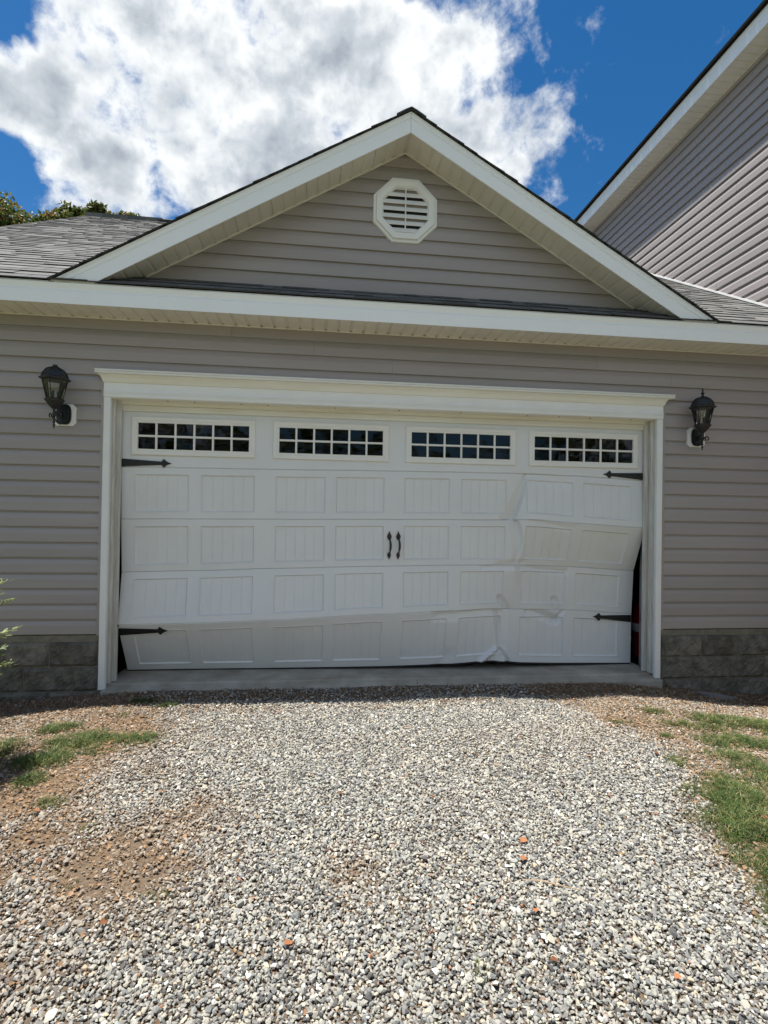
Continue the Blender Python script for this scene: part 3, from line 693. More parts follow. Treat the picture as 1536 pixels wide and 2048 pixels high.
for s in range(5):
    us = []; vs_ = []
    H = .48 if s else .61
    if s:
        V0, V1 = .135, .865
        for a, b_ in PANELS:
            us += [a-.006, a, a+.012, b_-.012, b_, b_+.006]
            for q in range(1, 5):
                c_ = a+.012+(b_-a-.024)*q/5; us += [c_-.004, c_, c_+.004]
        vb = .012/H; vs_ += [V0-vb/2, V0, V0+vb, V1-vb, V1, V1+vb/2]
    else:
        vv = lambda z: (z-2.0)/(.60)
        V0, V1 = .19, .70
        for a, b_ in WINS: us += [a+.035, b_-.035]
        vs_ += [V0, V1]
    if s: us += [1.12+.0125*q for q in range(125)]
    ul = lines(UC[0], UC[-1], .035, us); vl = lines(0, 1, .035/H if s == 0 else .014/H, vs_+([.012, .988, .035, .965]))
    def relief(u, v):
        d = 0
        if v < .012: d += .010*(1-v/.012)
        if v > .988: d += .010*(v-.988)/.012
        if s:
            for a, b_ in PANELS:
                if a-.0061 <= u <= b_+.0061:
                    e = min(u-a, b_-u, (v-V0)*H, (V1-v)*H)
                    if e < -.0061: return d
                    if e < 0: d -= .0025*(1+e/.006)
                    else:
                        d += -.0030+.0150*min(1, e/.012)
                        if e > .0119:
                            for q in range(1, 5):
                                c_ = a+.012+(b_-a-.024)*q/5
                                if abs(u-c_) < .0039: d += .0035
                    break
        return d
    m = MB(); nu, nvv = len(ul), len(vl); pts = []
    for v in vl:
        for u in ul: pts.append(surf(s, u, v, relief(u, v)))
    fr = []; pan = {}
    for j in range(nvv-1):
        for i in range(nu-1):
            um, vm_ = (ul[i]+ul[i+1])/2, (vl[j]+vl[j+1])/2
            a = j*nu+i; fc = (a, a+1, a+nu+1, a+nu)
            if s == 0 and V0 < vm_ < V1 and any(a_+.035 < um < b__-.035 for a_, b__ in WINS): continue
            k_ = None
            if s and V0 < vm_ < V1:
                for q, (a_, b__) in enumerate(PANELS):
                    if a_ < um < b__: k_ = q
            if k_ is None: fr.append(fc)
            else: pan.setdefault(k_, []).append(fc)
    m.add(pts, fr)
    # rim and back skin
    TH = .045; ringi = [i for i in range(nu)]+[(j+1)*nu-1 for j in range(1, nvv)]+[(nvv-1)*nu+i for i in range(nu-2, -1, -1)]+[j*nu for j in range(nvv-2, 0, -1)]
    b0 = len(m.v); m.v += [(pts[q][0], pts[q][1]+TH, pts[q][2]) for q in ringi]; n_ = len(ringi)
    for q in range(n_): m.f.append([ringi[q], b0+q, b0+(q+1) % n_, ringi[(q+1) % n_]]); m.m.append(0)
    if s:
        bk = [surf(s, u, v, TH) for v in (0, .5, 1) for u in UC]; m.add(bk, [(j*10+i, j*10+10+i, j*10+11+i, j*10+1+i) for j in range(2) for i in range(9)])
    so_ = obj('door_section', m, M['door'], GD, smooth=9, fix=False, label=SECL[s] or 'top section with four rows of small window panes')
    SEC.append(so_); LOCS[so_.name] = LOCS[GD.name]
    so_loc = so_
    for q, fs in pan.items():
        ids = sorted({i for f in fs for i in f}); mp_ = {g: n2 for n2, g in enumerate(ids)}
        pm = MB(); pm.add([pts[i] for i in ids], [[mp_[i] for i in f] for f in fs]); obj('stamped_panel', pm, M['door'], so_, smooth=9, fix=False)
def child_of_section(o_): return o_
# child offset: sections carry an identity transform in world space
for s_ in SEC: LOCS[s_.name] = (0, 0, 0)
for o_ in list(bpy.data.objects):
    if o_.name.startswith('stamped_panel'): o_.matrix_parent_inverse = Matrix()
# window surrounds, muntins, panes
for (a, b_) in WINS:
    for nm, e0, e1, y0, y1 in (('window_surround', 0, .045, .132, .122),):
        m = MB()
        def rect(e): return (a+e, b_-e, WZ0+e, WZ1-e)
        prof = [(0, .146), (.002, .131), (.008, .127), (.034, .127), (.038, .131), (.042, .131), (.045, .129), (.056, .1285), (.058, .150)]
        for i in range(len(prof)-1):
            r0, r1 = rect(prof[i][0]), rect(prof[i+1][0]); ya, yb = prof[i][1], prof[i+1][1]
            c0 = [(r0[0], ya, r0[2]), (r0[1], ya, r0[2]), (r0[1], ya, r0[3]), (r0[0], ya, r0[3])]; c1 = [(r1[0], yb, r1[2]), (r1[1], yb, r1[2]), (r1[1], yb, r1[3]), (r1[0], yb, r1[3])]
            for q in range(4): m.quad(c0[q], c0[(q+1) % 4], c1[(q+1) % 4], c1[q])
        obj('window_surround', m, M['doorwin'], SEC[0], smooth=20, fix=False)
    ga, gb, gz0, gz1 = a+.058, b_-.058, WZ0+.058, WZ1-.058; cw = (gb-ga+.020)/6; ch = (gz1-gz0+.020)/2
    for q in range(1, 6):
        xc = ga-.010+cw*q; m = MB(); m.prism([(xc-.010, .140), (xc-.007, .133), (xc+.007, .133), (xc+.010, .140), (xc+.010, .150), (xc-.010, .150)], 'z', gz0-.001, gz1+.001); obj('muntin', m, M['doorwin'], SEC[0])
    zc = (gz0+gz1)/2; m = MB(); m.prism([(.1395, zc-.010), (.1325, zc-.007), (.1325, zc+.007), (.1395, zc+.010), (.1495, zc+.010), (.1495, zc-.010)], 'x', ga-.001, gb+.001); obj('muntin', m, M['doorwin'], SEC[0])
    for q in range(6):
        for j in range(2):
            x0 = ga-.010+cw*q+.010; x1 = x0+cw-.020; z0 = gz0 if j == 0 else zc+.010; z1 = zc-.010 if j == 0 else gz1
            m = MB(); t_ = random.uniform(-.0012, .0012); m.add([(x0-.003, .1465+t_, z0-.003), (x1+.003, .1465-t_, z0-.003), (x1+.003, .1465-t_, z1+.003), (x0-.003, .1465+t_, z1+.003)], [(0, 1, 2, 3)]); obj('window_pane', m, M['glass'], SEC[0], fix=False)
# door hardware
def on_sec(s, u, v, off=0.0):
    p = Vector(surf(s, u, v)); a = Vector(surf(s, u+.01, v)); b_ = Vector(surf(s, u, min(1, v+.02) if v < .98 else v)); c_ = Vector(surf(s, u, v-.02))
    n_ = (a-p).cross(b_-c_).normalized()
    if n_.y > 0: n_ = -n_
    return p+n_*off
def strap(s, u0, dirn, vc, length=.43, h0=.034, h1=.015):
    H = .6 if s == 0 else .48
    out = [(0, h0), (length*.79, h1), (length*.80, h1*.8), (length*.835, .033), (length*.86, .036), (length*.89, .022), (length*.93, .011), (length, .001)]
    poly = [(u0+dirn*a, b_) for a, b_ in out]+[(u0+dirn*a, -b_) for a, b_ in reversed(out)]
    m = MB(); n_ = len(out)
    F_ = [on_sec(s, p[0], vc+p[1]/H, .010) for p in poly]; B_ = [on_sec(s, p[0], vc+p[1]/H, .0005) for p in poly]
    m.add(F_+B_, [(i, i+1, 2*n_-2-i, 2*n_-1-i) for i in range(n_-1)]+[(i, (i+1) % (2*n_), 2*n_+(i+1) % (2*n_), 2*n_+i) for i in range(2*n_)])
    c_ = on_sec(s, u0+dirn*length*.86, vc, .012); m.tube([c_+Vector((0, .004, 0)), c_+Vector((0, -.004, 0)), c_+Vector((0, -.007, 0))], [.010, .009, .003], 8)
    return m
for s, u0, dr, vc, lb, mt in ((0, -1.77, 1, .058, None, 'black'), (0, 3.255, -1, .062, None, 'black'), (4, -1.78, 1, .865, 'strap hinge at the kicked in bottom left corner', 'black'), (4, 3.262, -1, .90, None, 'black')):
    obj('strap_hinge', strap(s, u0, dr, vc), M[mt], SEC[s], label=lb)
def pull(u):
    m = MB(); zt, zb = 1.420, 1.150
    def at(z, off):
        z0, z1 = interp(u, JZ[3]), interp(u, JZ[2]); v = (z-z0)/(z1-z0); return on_sec(2, u, v, off)
    for zc, sg, sc in ((zt-.055, 1, 1.0), (zb+.045, -1, .8)):
        out = [(0, .058*sg*sc), (.006, .040*sg*sc), (.019*sc, .015*sg*sc), (.022*sc, 0), (.015*sc, -.016*sg*sc), (.008, -.028*sg*sc)]
        pl = [(a, b_) for a, b_ in out]+[(-a, b_) for a, b_ in reversed(out[1:])]
        F_ = []; B_ = []
        for a, b_ in pl:
            p = at(zc+b_, 0); F_.append(p+Vector((a, -.012, 0))); B_.append(p+Vector((a, -.0005, 0)))
        nn = len(pl); m.add(F_+B_, [tuple(range(nn))]+[(i, (i+1) % nn, nn+(i+1) % nn, nn+i) for i in range(nn)])
    pts = []; rad = []
    for q in range(13):
        t = q/12; z = zt-.060-(zt-zb-.11)*t; pts.append(at(z, .012+.042*math.sin(PI*min(1, max(0, t)))**.7)+Vector((.008*math.sin(PI*t), 0, 0))); rad.append(.0065+.0045*math.sin(PI*t))
    m.tube(pts, rad, 8); return m
for u in (.673, .760): obj('pull_handle', pull(u), M['rust'], SEC[2], smooth=40, fix=True)
# dark rubber strip under the door and black side seals
m = MB()
ub = [UC[0]+(UC[-1]-UC[0])*i/80 for i in range(81)]
for i in range(80):
    a0, a1 = Vector(surf(4, ub[i], 0)), Vector(surf(4, ub[i+1], 0)); q = Vector((0, .006, 0)); q2 = Vector((0, .04, 0)); dz = Vector((0, 0, -.010))
    vs = [a0+q, a1+q, a1+q+dz, a0+q+dz, a0+q2, a1+q2, a1+q2+dz, a0+q2+dz]; m.add(vs, [(0, 1, 2, 3), (4, 7, 6, 5), (3, 2, 6, 7), (0, 4, 5, 1)])
obj('bottom_seal', m, M['seal'], SEC[4])
m = MB(); m.box(-1.765, 3.25, .129, .1385, 2.475, 2.526); obj('top_seal', m, M['header'], DS)

m = MB(); m.box(-1.835, -1.765, .105, .14, .535, .552); m.box(-1.845, -1.81, .095, .13, .525, .57); obj('roller_bracket', m, M['black'], SEC[4])
# ------------------------------------------------------------------ wall lanterns
def lantern(cx, blk, cy, label, finial):
    T = thing('wall_lantern', (blk, 0, 2.39), label, 'wall lantern', 'lanterns either side of the garage door')
    m = MB(); w_, h_ = .092, .094; c_ = .028
    oc = [(blk-w_+c_, 2.39-h_), (blk+w_-c_, 2.39-h_), (blk+w_, 2.39-h_+c_), (blk+w_, 2.39+h_-c_), (blk+w_-c_, 2.39+h_), (blk-w_+c_, 2.39+h_), (blk-w_, 2.39+h_-c_), (blk-w_, 2.39-h_+c_)]
    m.prism(oc, 'y', -.030, -.001); ins = [(blk+(p[0]-blk)*.9, 2.39+(p[1]-2.39)*.9) for p in oc]; m.prism(ins, 'y', -.036, -.0305); obj('mounting_block', m, M['trim'], T)
    m = MB(); n_ = 20; 
    for sc, y0, y1 in ((1, -.050, -.037), (.82, -.066, -.0505), (.55, -.076, -.0665)):
        el = [(blk+.060*sc*(abs(math.cos(q))**.6)*(1 if math.cos(q) > 0 else -1), 2.392+.088*sc*(abs(math.sin(q))**.7)*(1 if math.sin(q) > 0 else -1)) for q in [2*PI*i/n_+.05 for i in range(n_)]]
        m.prism(el, 'y', y0, y1)
    obj('back_plate', m, M['lantern'], T)
    m = MB()
    m.tube([(blk, -.06, 2.40), (blk*.5+cx*.5, -.10, 2.365), (cx, cy, 2.385), (cx, cy, 2.43)], [.020, .015, .015, .018], 8)
    m.lathe([(.006, 2.250), (.004, 2.262), (.010, 2.275), (.006, 2.29), (.013, 2.302), (.007, 2.315), (.010, 2.34), (.016, 2.37), (.012, 2.39)], cx, cy, 8)
    sc = [(cx+.060*math.cos(q)*(1-q/9), cy-.0, 2.36+.035*math.sin(q)*(1-q/9)) for q in [i*.42 for i in range(14)]]
    d0 = Vector((cx-blk, cy, 0)).normalized()
    scr = []
    for i in range(16):
        q = i/15*5.0; rr = .030*(1-q/7); scr.append((cx+.022+(.020-rr*math.cos(q)), cy-.01, 2.355+rr*math.sin(q)))
    m.tube([(cx, cy, 2.335)]+scr, [.007]+[.0055]*16, 6)
    scr = [(cx-.01, cy-.030-(.015-.026*(1-q/7)*math.cos(q)), 2.345+.026*(1-q/7)*math.sin(q)) for q in [i/15*5.0 for i in range(16)]]
    m.tube([(cx, cy, 2.33)]+scr, [.007]+[.0055]*16, 6)
    m.tube([(blk, -.07, 2.33), (blk*.6+cx*.4, -.085, 2.30), (blk*.4+cx*.6, cy+.045, 2.305), (cx, cy+.015, 2.33)], [.006]*4, 6)
    obj('bracket_arm', m, M['lantern'], T, smooth=40)
    m = MB(); m.lathe([(.018, 2.415), (.030, 2.425), (.050, 2.450), (.066, 2.470), (.074, 2.482), (.076, 2.492), (.066, 2.498), (.0, 2.499)], cx, cy, 12, cap=False); obj('cup', m, M['lantern'], T, smooth=30)
    R0 = .060, 2.498; R1 = .094, 2.655; rot = PI/6
    def hx(r_, z_, q): return Vector((cx+r_*math.cos(rot+q*PI/3), cy+r_*math.sin(rot+q*PI/3), z_))
    for q in range(6):
        m = MB(); m.tube([hx(R0[0], R0[1], q), hx(R1[0], R1[1], q)], .0042, 5); obj('corner_bar', m, M['lantern'], T)
        m = MB(); m.quad(hx(R0[0]-.003, R0[1]+.001, q), hx(R0[0]-.003, R0[1]+.001, q+1), hx(R1[0]-.003, R1[1]-.001, q+1), hx(R1[0]-.003, R1[1]-.001, q)); obj('glass_pane', m, M['lampglass'], T, fix=False)
    m = MB(); m.lathe([(.098, 2.648), (.116, 2.655), (.119, 2.664), (.112, 2.671), (.100, 2.676), (.094, 2.690), (.086, 2.710), (.072, 2.732), (.052, 2.748), (.028, 2.757), (.016, 2.766), (.010, 2.776)], cx, cy, 6, rot)
    for q in range(6):
        m.tube([hx(.1, 2.677, q), hx(.088, 2.711, q), hx(.074, 2.734, q), hx(.053, 2.751, q), hx(.026, 2.760, q)], .0035, 5)
    obj('cap', m, M['lantern'], T, smooth=28)
    m = MB()
    if finial: m.lathe([(.012, 2.770), (.008, 2.782), (.013, 2.790), (.020, 2.797), (.013, 2.803), (.006, 2.808), (.009, 2.822), (.006, 2.838), (.001, 2.850)], cx, cy, 8)
    else: m.lathe([(.020, 2.764), (.021, 2.774), (.014, 2.782), (.004, 2.784)], cx, cy, 10)
    obj('finial', m, M['lantern'], T, smooth=40, label=None if finial else 'finial broken off to a short stub')
    for q in range(3):
        a = 2*PI*q/3+.5; x_, y_ = cx+.026*math.cos(a), cy+.026*math.sin(a)
        m = MB(); m.lathe([(.010, 2.499), (.010, 2.560)], x_, y_, 8); obj('candle_sleeve', m, M['lantern'], T)
        if finial:
            m = MB(); m.lathe([(.006, 2.560), (.013, 2.575), (.014, 2.590), (.009, 2.612), (.002, 2.632)], x_, y_, 8); obj('bulb', m, M['lampglass'] if q else M['bulb'], T, smooth=60)
lantern(-2.205, -2.187, -.175, 'black coach lantern left of the garage door with its finial snapped off', False)
lantern(3.662, 3.700, -.165, 'black coach lantern right of the garage door with a tall pointed finial', True)

# ------------------------------------------------------------------ red cylinder glimpsed inside
T = thing('gas_cylinder', (3.60, .62, .056), 'red cylinder with a white band standing in the gap right of the bent door', 'cylinder')
m = MB(); m.lathe([(.09, .06), (.12, .075), (.135, .11), (.135, .52), (.125, .58), (.10, .62), (.06, .65), (.03, .665)], 3.60, .62, 24); obj('body', m, M['red'], T, smooth=40)
m = MB(); m.lathe([(.1362, .345), (.1365, .35), (.1365, .43), (.1362, .435)], 3.60, .62, 24, cap=False); obj('band', m, M['band'], T, smooth=40)
m = MB(); m.lathe([(.02, .66), (.02, .70), (.012, .70), (.012, .73)], 3.6, .62, 10); m.tube([(3.6, .62, .72), (3.53, .60, .735), (3.50, .59, .72)], .008, 6); obj('valve', m, M['steel'], T)

# ------------------------------------------------------------------ the house on the right
HS = thing('house', (7.5, 2, 0), 'taller taupe sided house rising beside the garage at the right', 'house')
HX = 5.0; HY0, HY1 = -2.2, 9.5
m = MB(); m.box(HX+.002, 10, HY0, HY1, -.4, 6.95); HWL = obj('side_wall', m, M['dark'], HS)
zz0 = 4.52-EXP*34
k = 0
while zz0+k*EXP < 6.945:
    z = zz0+k*EXP; zt = min(z+EXP, 6.947)
    if zt > .3:
        sm_ = [HY0]+[HY0+2.2+((k*1.31) % 3.6)+3.66*q for q in range(3)]+[HY1]
        for i in range(len(sm_)-1):
            if sm_[i+1] > sm_[i]+.1: obj('siding_board', lap_board(sm_[i], min(sm_[i+1], HY1)-.002, max(z, .2), zt, ax='y', base=HX, dk=1.3), M['siding'], HWL)
    k += 1
# channel that follows the garage roof
m = MB(); y0_, y1_ = -.36, 5.5
for (d0, d1, x0, x1) in ((.020, .044, 4.966, 4.982),):
    m.add([(x, y, mz(y)+d) for x in (x0, x1) for (y, d) in ((y0_, d0), (y1_, d0), (y1_, d1), (y0_, d1))], [(0, 1, 2, 3), (4, 7, 6, 5), (3, 2, 6, 7), (0, 4, 5, 1), (0, 3, 7, 4), (1, 5, 6, 2)])
obj('roof_channel', m, M['trim'], HS)
HE = part('eave', HS)
yy = HY0-.2
while yy < HY1+.2:
    y1 = min(yy+3.0, HY1+.2); m = MB(); pf = fascia_prof(4.715, 6.95, 7.145); m.prism([(p[0], p[1]) for p in pf], 'y', yy, y1-.001); obj('fascia_board', m, M['fascia'], HE); yy += 3.0
yy = HY0-.2
while yy < HY1+.1:
    m = MB(); y1 = yy+.305; wd_ = .305/3; pts = []
    for q in range(3):
        a = yy+q*wd_; pts += [(a, 6.961), (a+.014, 6.961), (a+.020, 6.954), (a+wd_-.006, 6.954), (a+wd_-.0005, 6.961)]
    pts += [(y1-.001, 6.966), (yy, 6.966)]
    m.prism(pts, 'x', 4.722, 4.984); obj('soffit_panel', m, M['soffit'], HE); yy += .305
m = MB(); m.box(4.966, 4.981, HY0, HY1, 6.944, 6.9535); obj('soffit_channel', m, M['soffit'], HE)
HR = part('roof', HS)
m = MB(); m.add([(4.70, HY0-.25, 7.15), (4.70, HY1+.25, 7.15), (8.5, HY1+.25, 9.4), (8.5, HY0-.25, 9.4), (12.3, HY0-.25, 7.15), (12.3, HY1+.25, 7.15)], [(0, 1, 2, 3), (3, 2, 5, 4), (0, 3, 4), (1, 5, 2), (0, 4, 5, 1)]); obj('roof_deck', m, M['felt'], HR)
yy = HY0-.27; r = random.Random(9); mr_ = MB()
hn = math.hypot(1, .59)
def fh(a, t, h): return (4.652+t/hn-h*.59/hn, a, 7.152+.59*t/hn+h/hn)
for c in range(24):
    yy = HY0-.27-r.random()*.2
    while yy < HY1+.25:
        y1 = yy+r.choice((.13, .2, .24, .3))
        if c == 0 and 0 < y1 < 5: obj('shingle', shingle_mb(yy, y1-.003, 0, .016, f=fh), M['shingle'], HR)
        else: shingle_mb(yy, y1-.003, c*SE, r.choice((.008, .014, .016)), mr_, fh)
        yy = y1
obj('shingle_field', mr_, M['shingle'], HR, kind='stuff')

# ------------------------------------------------------------------ trees and shrub
def tree(x, y, h, cr, label, seed, nleaf, squash=1.0):
    r = random.Random(seed); T = thing('broadleaf_tree', (x, y, 0), label, 'tree', 'trees beyond the garage roof')
    tr = MB(); crown = MB(); hub = Vector((x, y, h-cr*1.5))
    tr.tube([(x, y, -.2), (x+.1, y, h*.3), tuple(hub)], [.28, .22, .15], 8); cl = []
    for q in range(34):
        a = r.uniform(0, 2*PI); el = r.uniform(-.3, 1.35); d = cr*r.uniform(.65, 1.0); c_ = Vector((x, y, h-cr*1.0))+Vector((math.cos(a)*math.cos(el)*d*1.1, math.sin(a)*math.cos(el)*d*.9, math.sin(el)*d*.92*squash))
        c_.z = min(c_.z, h-.25); cl.append(c_); tr.tube([tuple(hub), tuple(hub.lerp(c_, .5)+Vector((0, 0, .15))), tuple(c_)], [.07, .04, .012], 5)
    for q in range(nleaf):
        c_ = r.choice(cl); s = Vector((r.gauss(0, 1), r.gauss(0, 1), r.gauss(0, .8))); s = s.normalized()*r.uniform(.1, 1)**.5*cr*.24; p = c_+s
        nrm = Vector((r.gauss(0, .6), r.gauss(0, .6), 1)).normalized(); t1 = nrm.cross(Vector((r.random(), r.random(), .1))).normalized(); t2 = nrm.cross(t1)
        L_ = r.uniform(.06, .11); W_ = L_*.42; crown.add([p-t1*L_, p+t2*W_-nrm*.01, p+t1*L_, p-t2*W_-nrm*.01], [(0, 1, 2, 3)])
    obj('trunk', tr, M['bark'], T); obj('crown', crown, M['treeleaf'], T, fix=False)
tree(-9.8, 12.5, 10.9, 2.4, 'broad green tree behind the far left edge of the garage roof', 1, 15000)
tree(-7.25, 12.3, 10.85, 1.3, 'rounded green treetop showing just above the left ridge of the garage roof', 2, 8000)
tree(-5.9, 12.2, 10.65, .75, 'smallest green treetop poking over the garage ridge beside the front gable', 3, 4000)

wd2 = MB(); r = random.Random(21)
for q in range(26):
    cx_, cy_ = -42+q*3.4+r.uniform(-1, 1), -38-r.uniform(0, 9); hh = r.uniform(7, 11)
    wd2.tube([(cx_, cy_, -.2), (cx_, cy_, hh*.7)], [.25, .12], 6)
    for p_ in range(1500):
        a = r.uniform(0, 6.28); rr = r.uniform(.2, 1)**.5; z = r.uniform(.12, 1); R_ = 3.0*math.sin(PI*min(1, z*.95))**.6*rr
        c_ = Vector((cx_+R_*math.cos(a), cy_+R_*math.sin(a), z*hh)); n1 = Vector((r.gauss(0, 1), r.gauss(0, 1), r.gauss(0, 1))).normalized(); n2 = n1.cross(Vector((.3, .2, .9))).normalized(); s_ = r.uniform(.15, .32)
        wd2.add([c_-n1*s_, c_+n2*s_*.6, c_+n1*s_, c_-n2*s_*.6], [(0, 1, 2, 3)])
obj('woodland', wd2, M['treeleaf'], fix=False, kind='stuff')
T = thing('evergreen_shrub', (-2.27, -1.50, -.09), 'feathery yellow green evergreen shrub at the left edge of the driveway', 'shrub')
r = random.Random(5); st = MB(); fo = MB(); sx_, sy_ = -2.27, -1.50
st.tube([(sx_, sy_, -.15), (sx_+.02, sy_, .5), (sx_, sy_, 1.1)], [.035, .025, .008], 6)
for q in range(230):
    z = r.uniform(.05, 1.15); a = r.uniform(0, 2*PI); R_ = (.46-.9*(z-.68)**2)*r.uniform(.65, 1.05); R_ = max(R_, .08)
    e = Vector((sx_+math.cos(a)*R_, sy_+math.sin(a)*R_, z+R_*.28)); b_ = Vector((sx_, sy_, z)); st.tube([tuple(b_), tuple(b_.lerp(e, .5)+Vector((0, 0, -.02))), tuple(e)], [.006, .004, .0015], 4)
    d = (e-b_).normalized(); side = d.cross(Vector((0, 0, 1))).normalized()
    for w_ in range(16):
        t = .35+.65*w_/15; p = b_.lerp(e, t); sg = 1 if w_ % 2 else -1; ln = .085*(1.15-t)+.02; dr = (d*.8+side*sg*.8+Vector((0, 0, r.uniform(-.1, .35)))).normalized(); nrm = dr.cross(side).normalized() if abs(dr.dot(side)) < .99 else Vector((0, 0, 1))
        wv_ = dr.cross(Vector((r.gauss(0, .3), r.gauss(0, .3), 1))).normalized()
        fo.add([p, p+dr*ln*.5+wv_*.007, p+dr*ln, p+dr*ln*.5-wv_*.007], [(0, 1, 2, 3)])
        for g_ in (.35, .6, .8):
            q0 = p+dr*ln*g_; d2 = (dr+wv_*(1 if r.random() < .5 else -1)*.9).normalized(); fo.add([q0, q0+d2*.018+dr*.005, q0+d2*.03, q0+d2*.014-dr*.005], [(0, 1, 2, 3)])
obj('stem', st, M['bark'], T); obj('foliage', fo, M['cedar'], T, fix=False)

# ------------------------------------------------------------------ gravel, grass, litter
LE = [(-.3, -1.35), (-.6, -1.28), (-.9, -1.12), (-1.3, -1.15), (-1.6, -1.25), (-2.1, -1.42), (-2.6, -1.9), (-5, -2.6)]
RE = [(-.3, 1.9), (-.79, 2.1), (-1.21, 2.30), (-1.76, 2.24), (-2.22, 2.05), (-2.64, 1.87), (-2.88, 1.84), (-3.1, 1.76), (-5, 1.7)]
def edge_at(y, E):
    ys = np.array([e[0] for e in E])[::-1]; xs = np.array([e[1] for e in E])[::-1]; return np.interp(y, ys, xs)
def blob(x, y, pts):
    v = np.zeros_like(x)
    for (cx, cy, rx, ry, a) in pts: v = np.maximum(v, a*np.exp(-(((x-cx)/rx)**2+((y-cy)/ry)**2)))
    return v
BROWN = [(-.85, -2.50, .34, .34, 1.1), (-.62, -2.15, .26, .24, .8), (-1.5, -1.85, .38, .36, .8), (-1.3, -2.3, .3, .4, .9), (-1.0, -3.1, .25, .2, .5), (-1.0, -1.6, .25, .2, .4), (.16, -2.63, .12, .16, .55), (-.9, -2.75, .3, .15, .5), (-1.35, -1.0, .45, .45, .7), (2.35, -1.1, .4, .3, .5), (1.0, -.55, 1.0, .10, .35), (-1.2, -.55, 1.0, .15, .55)]
GRASS = [(-1.15, -.47, .10, .035, .9), (-1.41, -.36, .12, .05, .8), (-1.82, -.84, .16, .10, .8), (-1.55, -1.12, .24, .15, 1.0), (-1.28, -1.16, .28, .14, .75), (-1.68, -1.36, .20, .16, .95), (-1.4, -1.3, .2, .1, .6), (-1.62, -1.66, .10, .12, .7), (-2.1, -1.15, .2, .2, 1), (-1.38, -1.93, .10, .08, .6), (-1.46, -.67, .1, .05, .5), (-1.0, -.66, .2, .05, .4),
         (2.31, -1.1, .12, .06, .7), (2.50, -1.38, .07, .05, .9), (2.75, -.85, .15, .08, .55), (2.30, -1.78, .10, .08, .85), (3.45, -.98, .50, .16, 1.0), (3.15, -1.42, .50, .16, 1.0), (2.72, -1.68, .28, .10, .75), (2.32, -2.22, .28, .18, 1.1), (2.35, -2.50, .40, .28, 1.2), (2.12, -2.85, .26, .24, 1.15), (1.98, -3.05, .17, .28, 1.0), (2.6, -2.6, .5, .5, 1.1), (4.2, -1.6, 1.0, .7, .9), (2.2, -3.4, .35, .5, .9), (3.2, -2.6, .6, .7, 1), (2.45, -2.0, .18, .1, .6), (1.85, -3.15, .16, .2, .8), (2.9, -1.15, .35, .12, .6), (3.9, -1.1, .6, .25, .9), (2.95, -2.0, .5, .3, .8),
         (-1.0, -2.62, .06, .05, .35), (-.62, -2.72, .10, .04, .35), (-1.1, -2.2, .06, .06, .45), (-3.3, -1.6, .8, .8, .9)]
def inst_collection(name, meshes):
    c = bpy.data.collections.new(name)
    for i, me in enumerate(meshes):
        o = bpy.data.objects.new(name+'_%02d' % i, me); c.objects.link(o)
    return c
def scatter(name, pos, rot, scl, idx_, coll, dust=None, **props):
    me = bpy.data.meshes.new(name); me.from_pydata(pos.tolist(), [], [])
    for nm, ty, dat in (('rot', 'FLOAT_VECTOR', rot), ('scl', 'FLOAT_VECTOR', scl)):
        a = me.attributes.new(nm, ty, 'POINT'); a.data.foreach_set('vector', np.asarray(dat, np.float32).ravel())
    a = me.attributes.new('idx', 'INT', 'POINT'); a.data.foreach_set('value', np.asarray(idx_, np.int32))
    if dust is not None:
        a = me.attributes.new('dust', 'FLOAT', 'POINT'); a.data.foreach_set('value', np.asarray(dust, np.float32))
    o = bpy.data.objects.new(name, me); C.objects.link(o)
    for k_, v_ in props.items(): o[k_] = v_
    ng = bpy.data.node_groups.new(name, 'GeometryNodeTree'); ng.interface.new_socket('Geometry', in_out='INPUT', socket_type='NodeSocketGeometry'); ng.interface.new_socket('Geometry', in_out='OUTPUT', socket_type='NodeSocketGeometry')
    n = ng.nodes; l = ng.links; gi = n.new('NodeGroupInput'); go = n.new('NodeGroupOutput'); ip = n.new('GeometryNodeInstanceOnPoints'); ci = n.new('GeometryNodeCollectionInfo')
    ci.inputs[0].default_value = coll; ci.inputs['Separate Children'].default_value = True; ci.inputs['Reset Children'].default_value = True
    l.new(gi.outputs[0], ip.inputs['Points']); l.new(ci.outputs[0], ip.inputs['Instance']); ip.inputs['Pick Instance'].default_value = True
    def na(nm, ty):
        q = n.new('GeometryNodeInputNamedAttribute'); q.data_type = ty; q.inputs['Name'].default_value = nm; return [s for s in q.outputs if s.enabled][0]
    l.new(na('idx', 'INT'), ip.inputs['Instance Index']); l.new(na('rot', 'FLOAT_VECTOR'), ip.inputs['Rotation']); l.new(na('scl', 'FLOAT_VECTOR'), ip.inputs['Scale'])
    l.new(ip.outputs[0], go.inputs[0]); md = o.modifiers.new('scatter', 'NODES'); md.node_group = ng; return o
def stone_mesh(seed):
    r = random.Random(seed); bm = bmesh.new(); ex = (1, r.uniform(.6, .95), r.uniform(.45, .75))
    for q in range(15):
        v = Vector((r.gauss(0, 1), r.gauss(0, 1), r.gauss(0, 1))).normalized()*r.uniform(.85, 1.05); bm.verts.new((v.x*.5*ex[0], v.y*.5*ex[1], v.z*.5*ex[2]))
    bmesh.ops.convex_hull(bm, input=bm.verts); bmesh.ops.delete(bm, geom=[v for v in bm.verts if not v.link_faces], context='VERTS')
    me = bpy.data.meshes.new('stone'); bm.to_mesh(me); bm.free(); me.materials.append(M['stone']); return me
stones = inst_collection('stones', [stone_mesh(q) for q in range(9)])
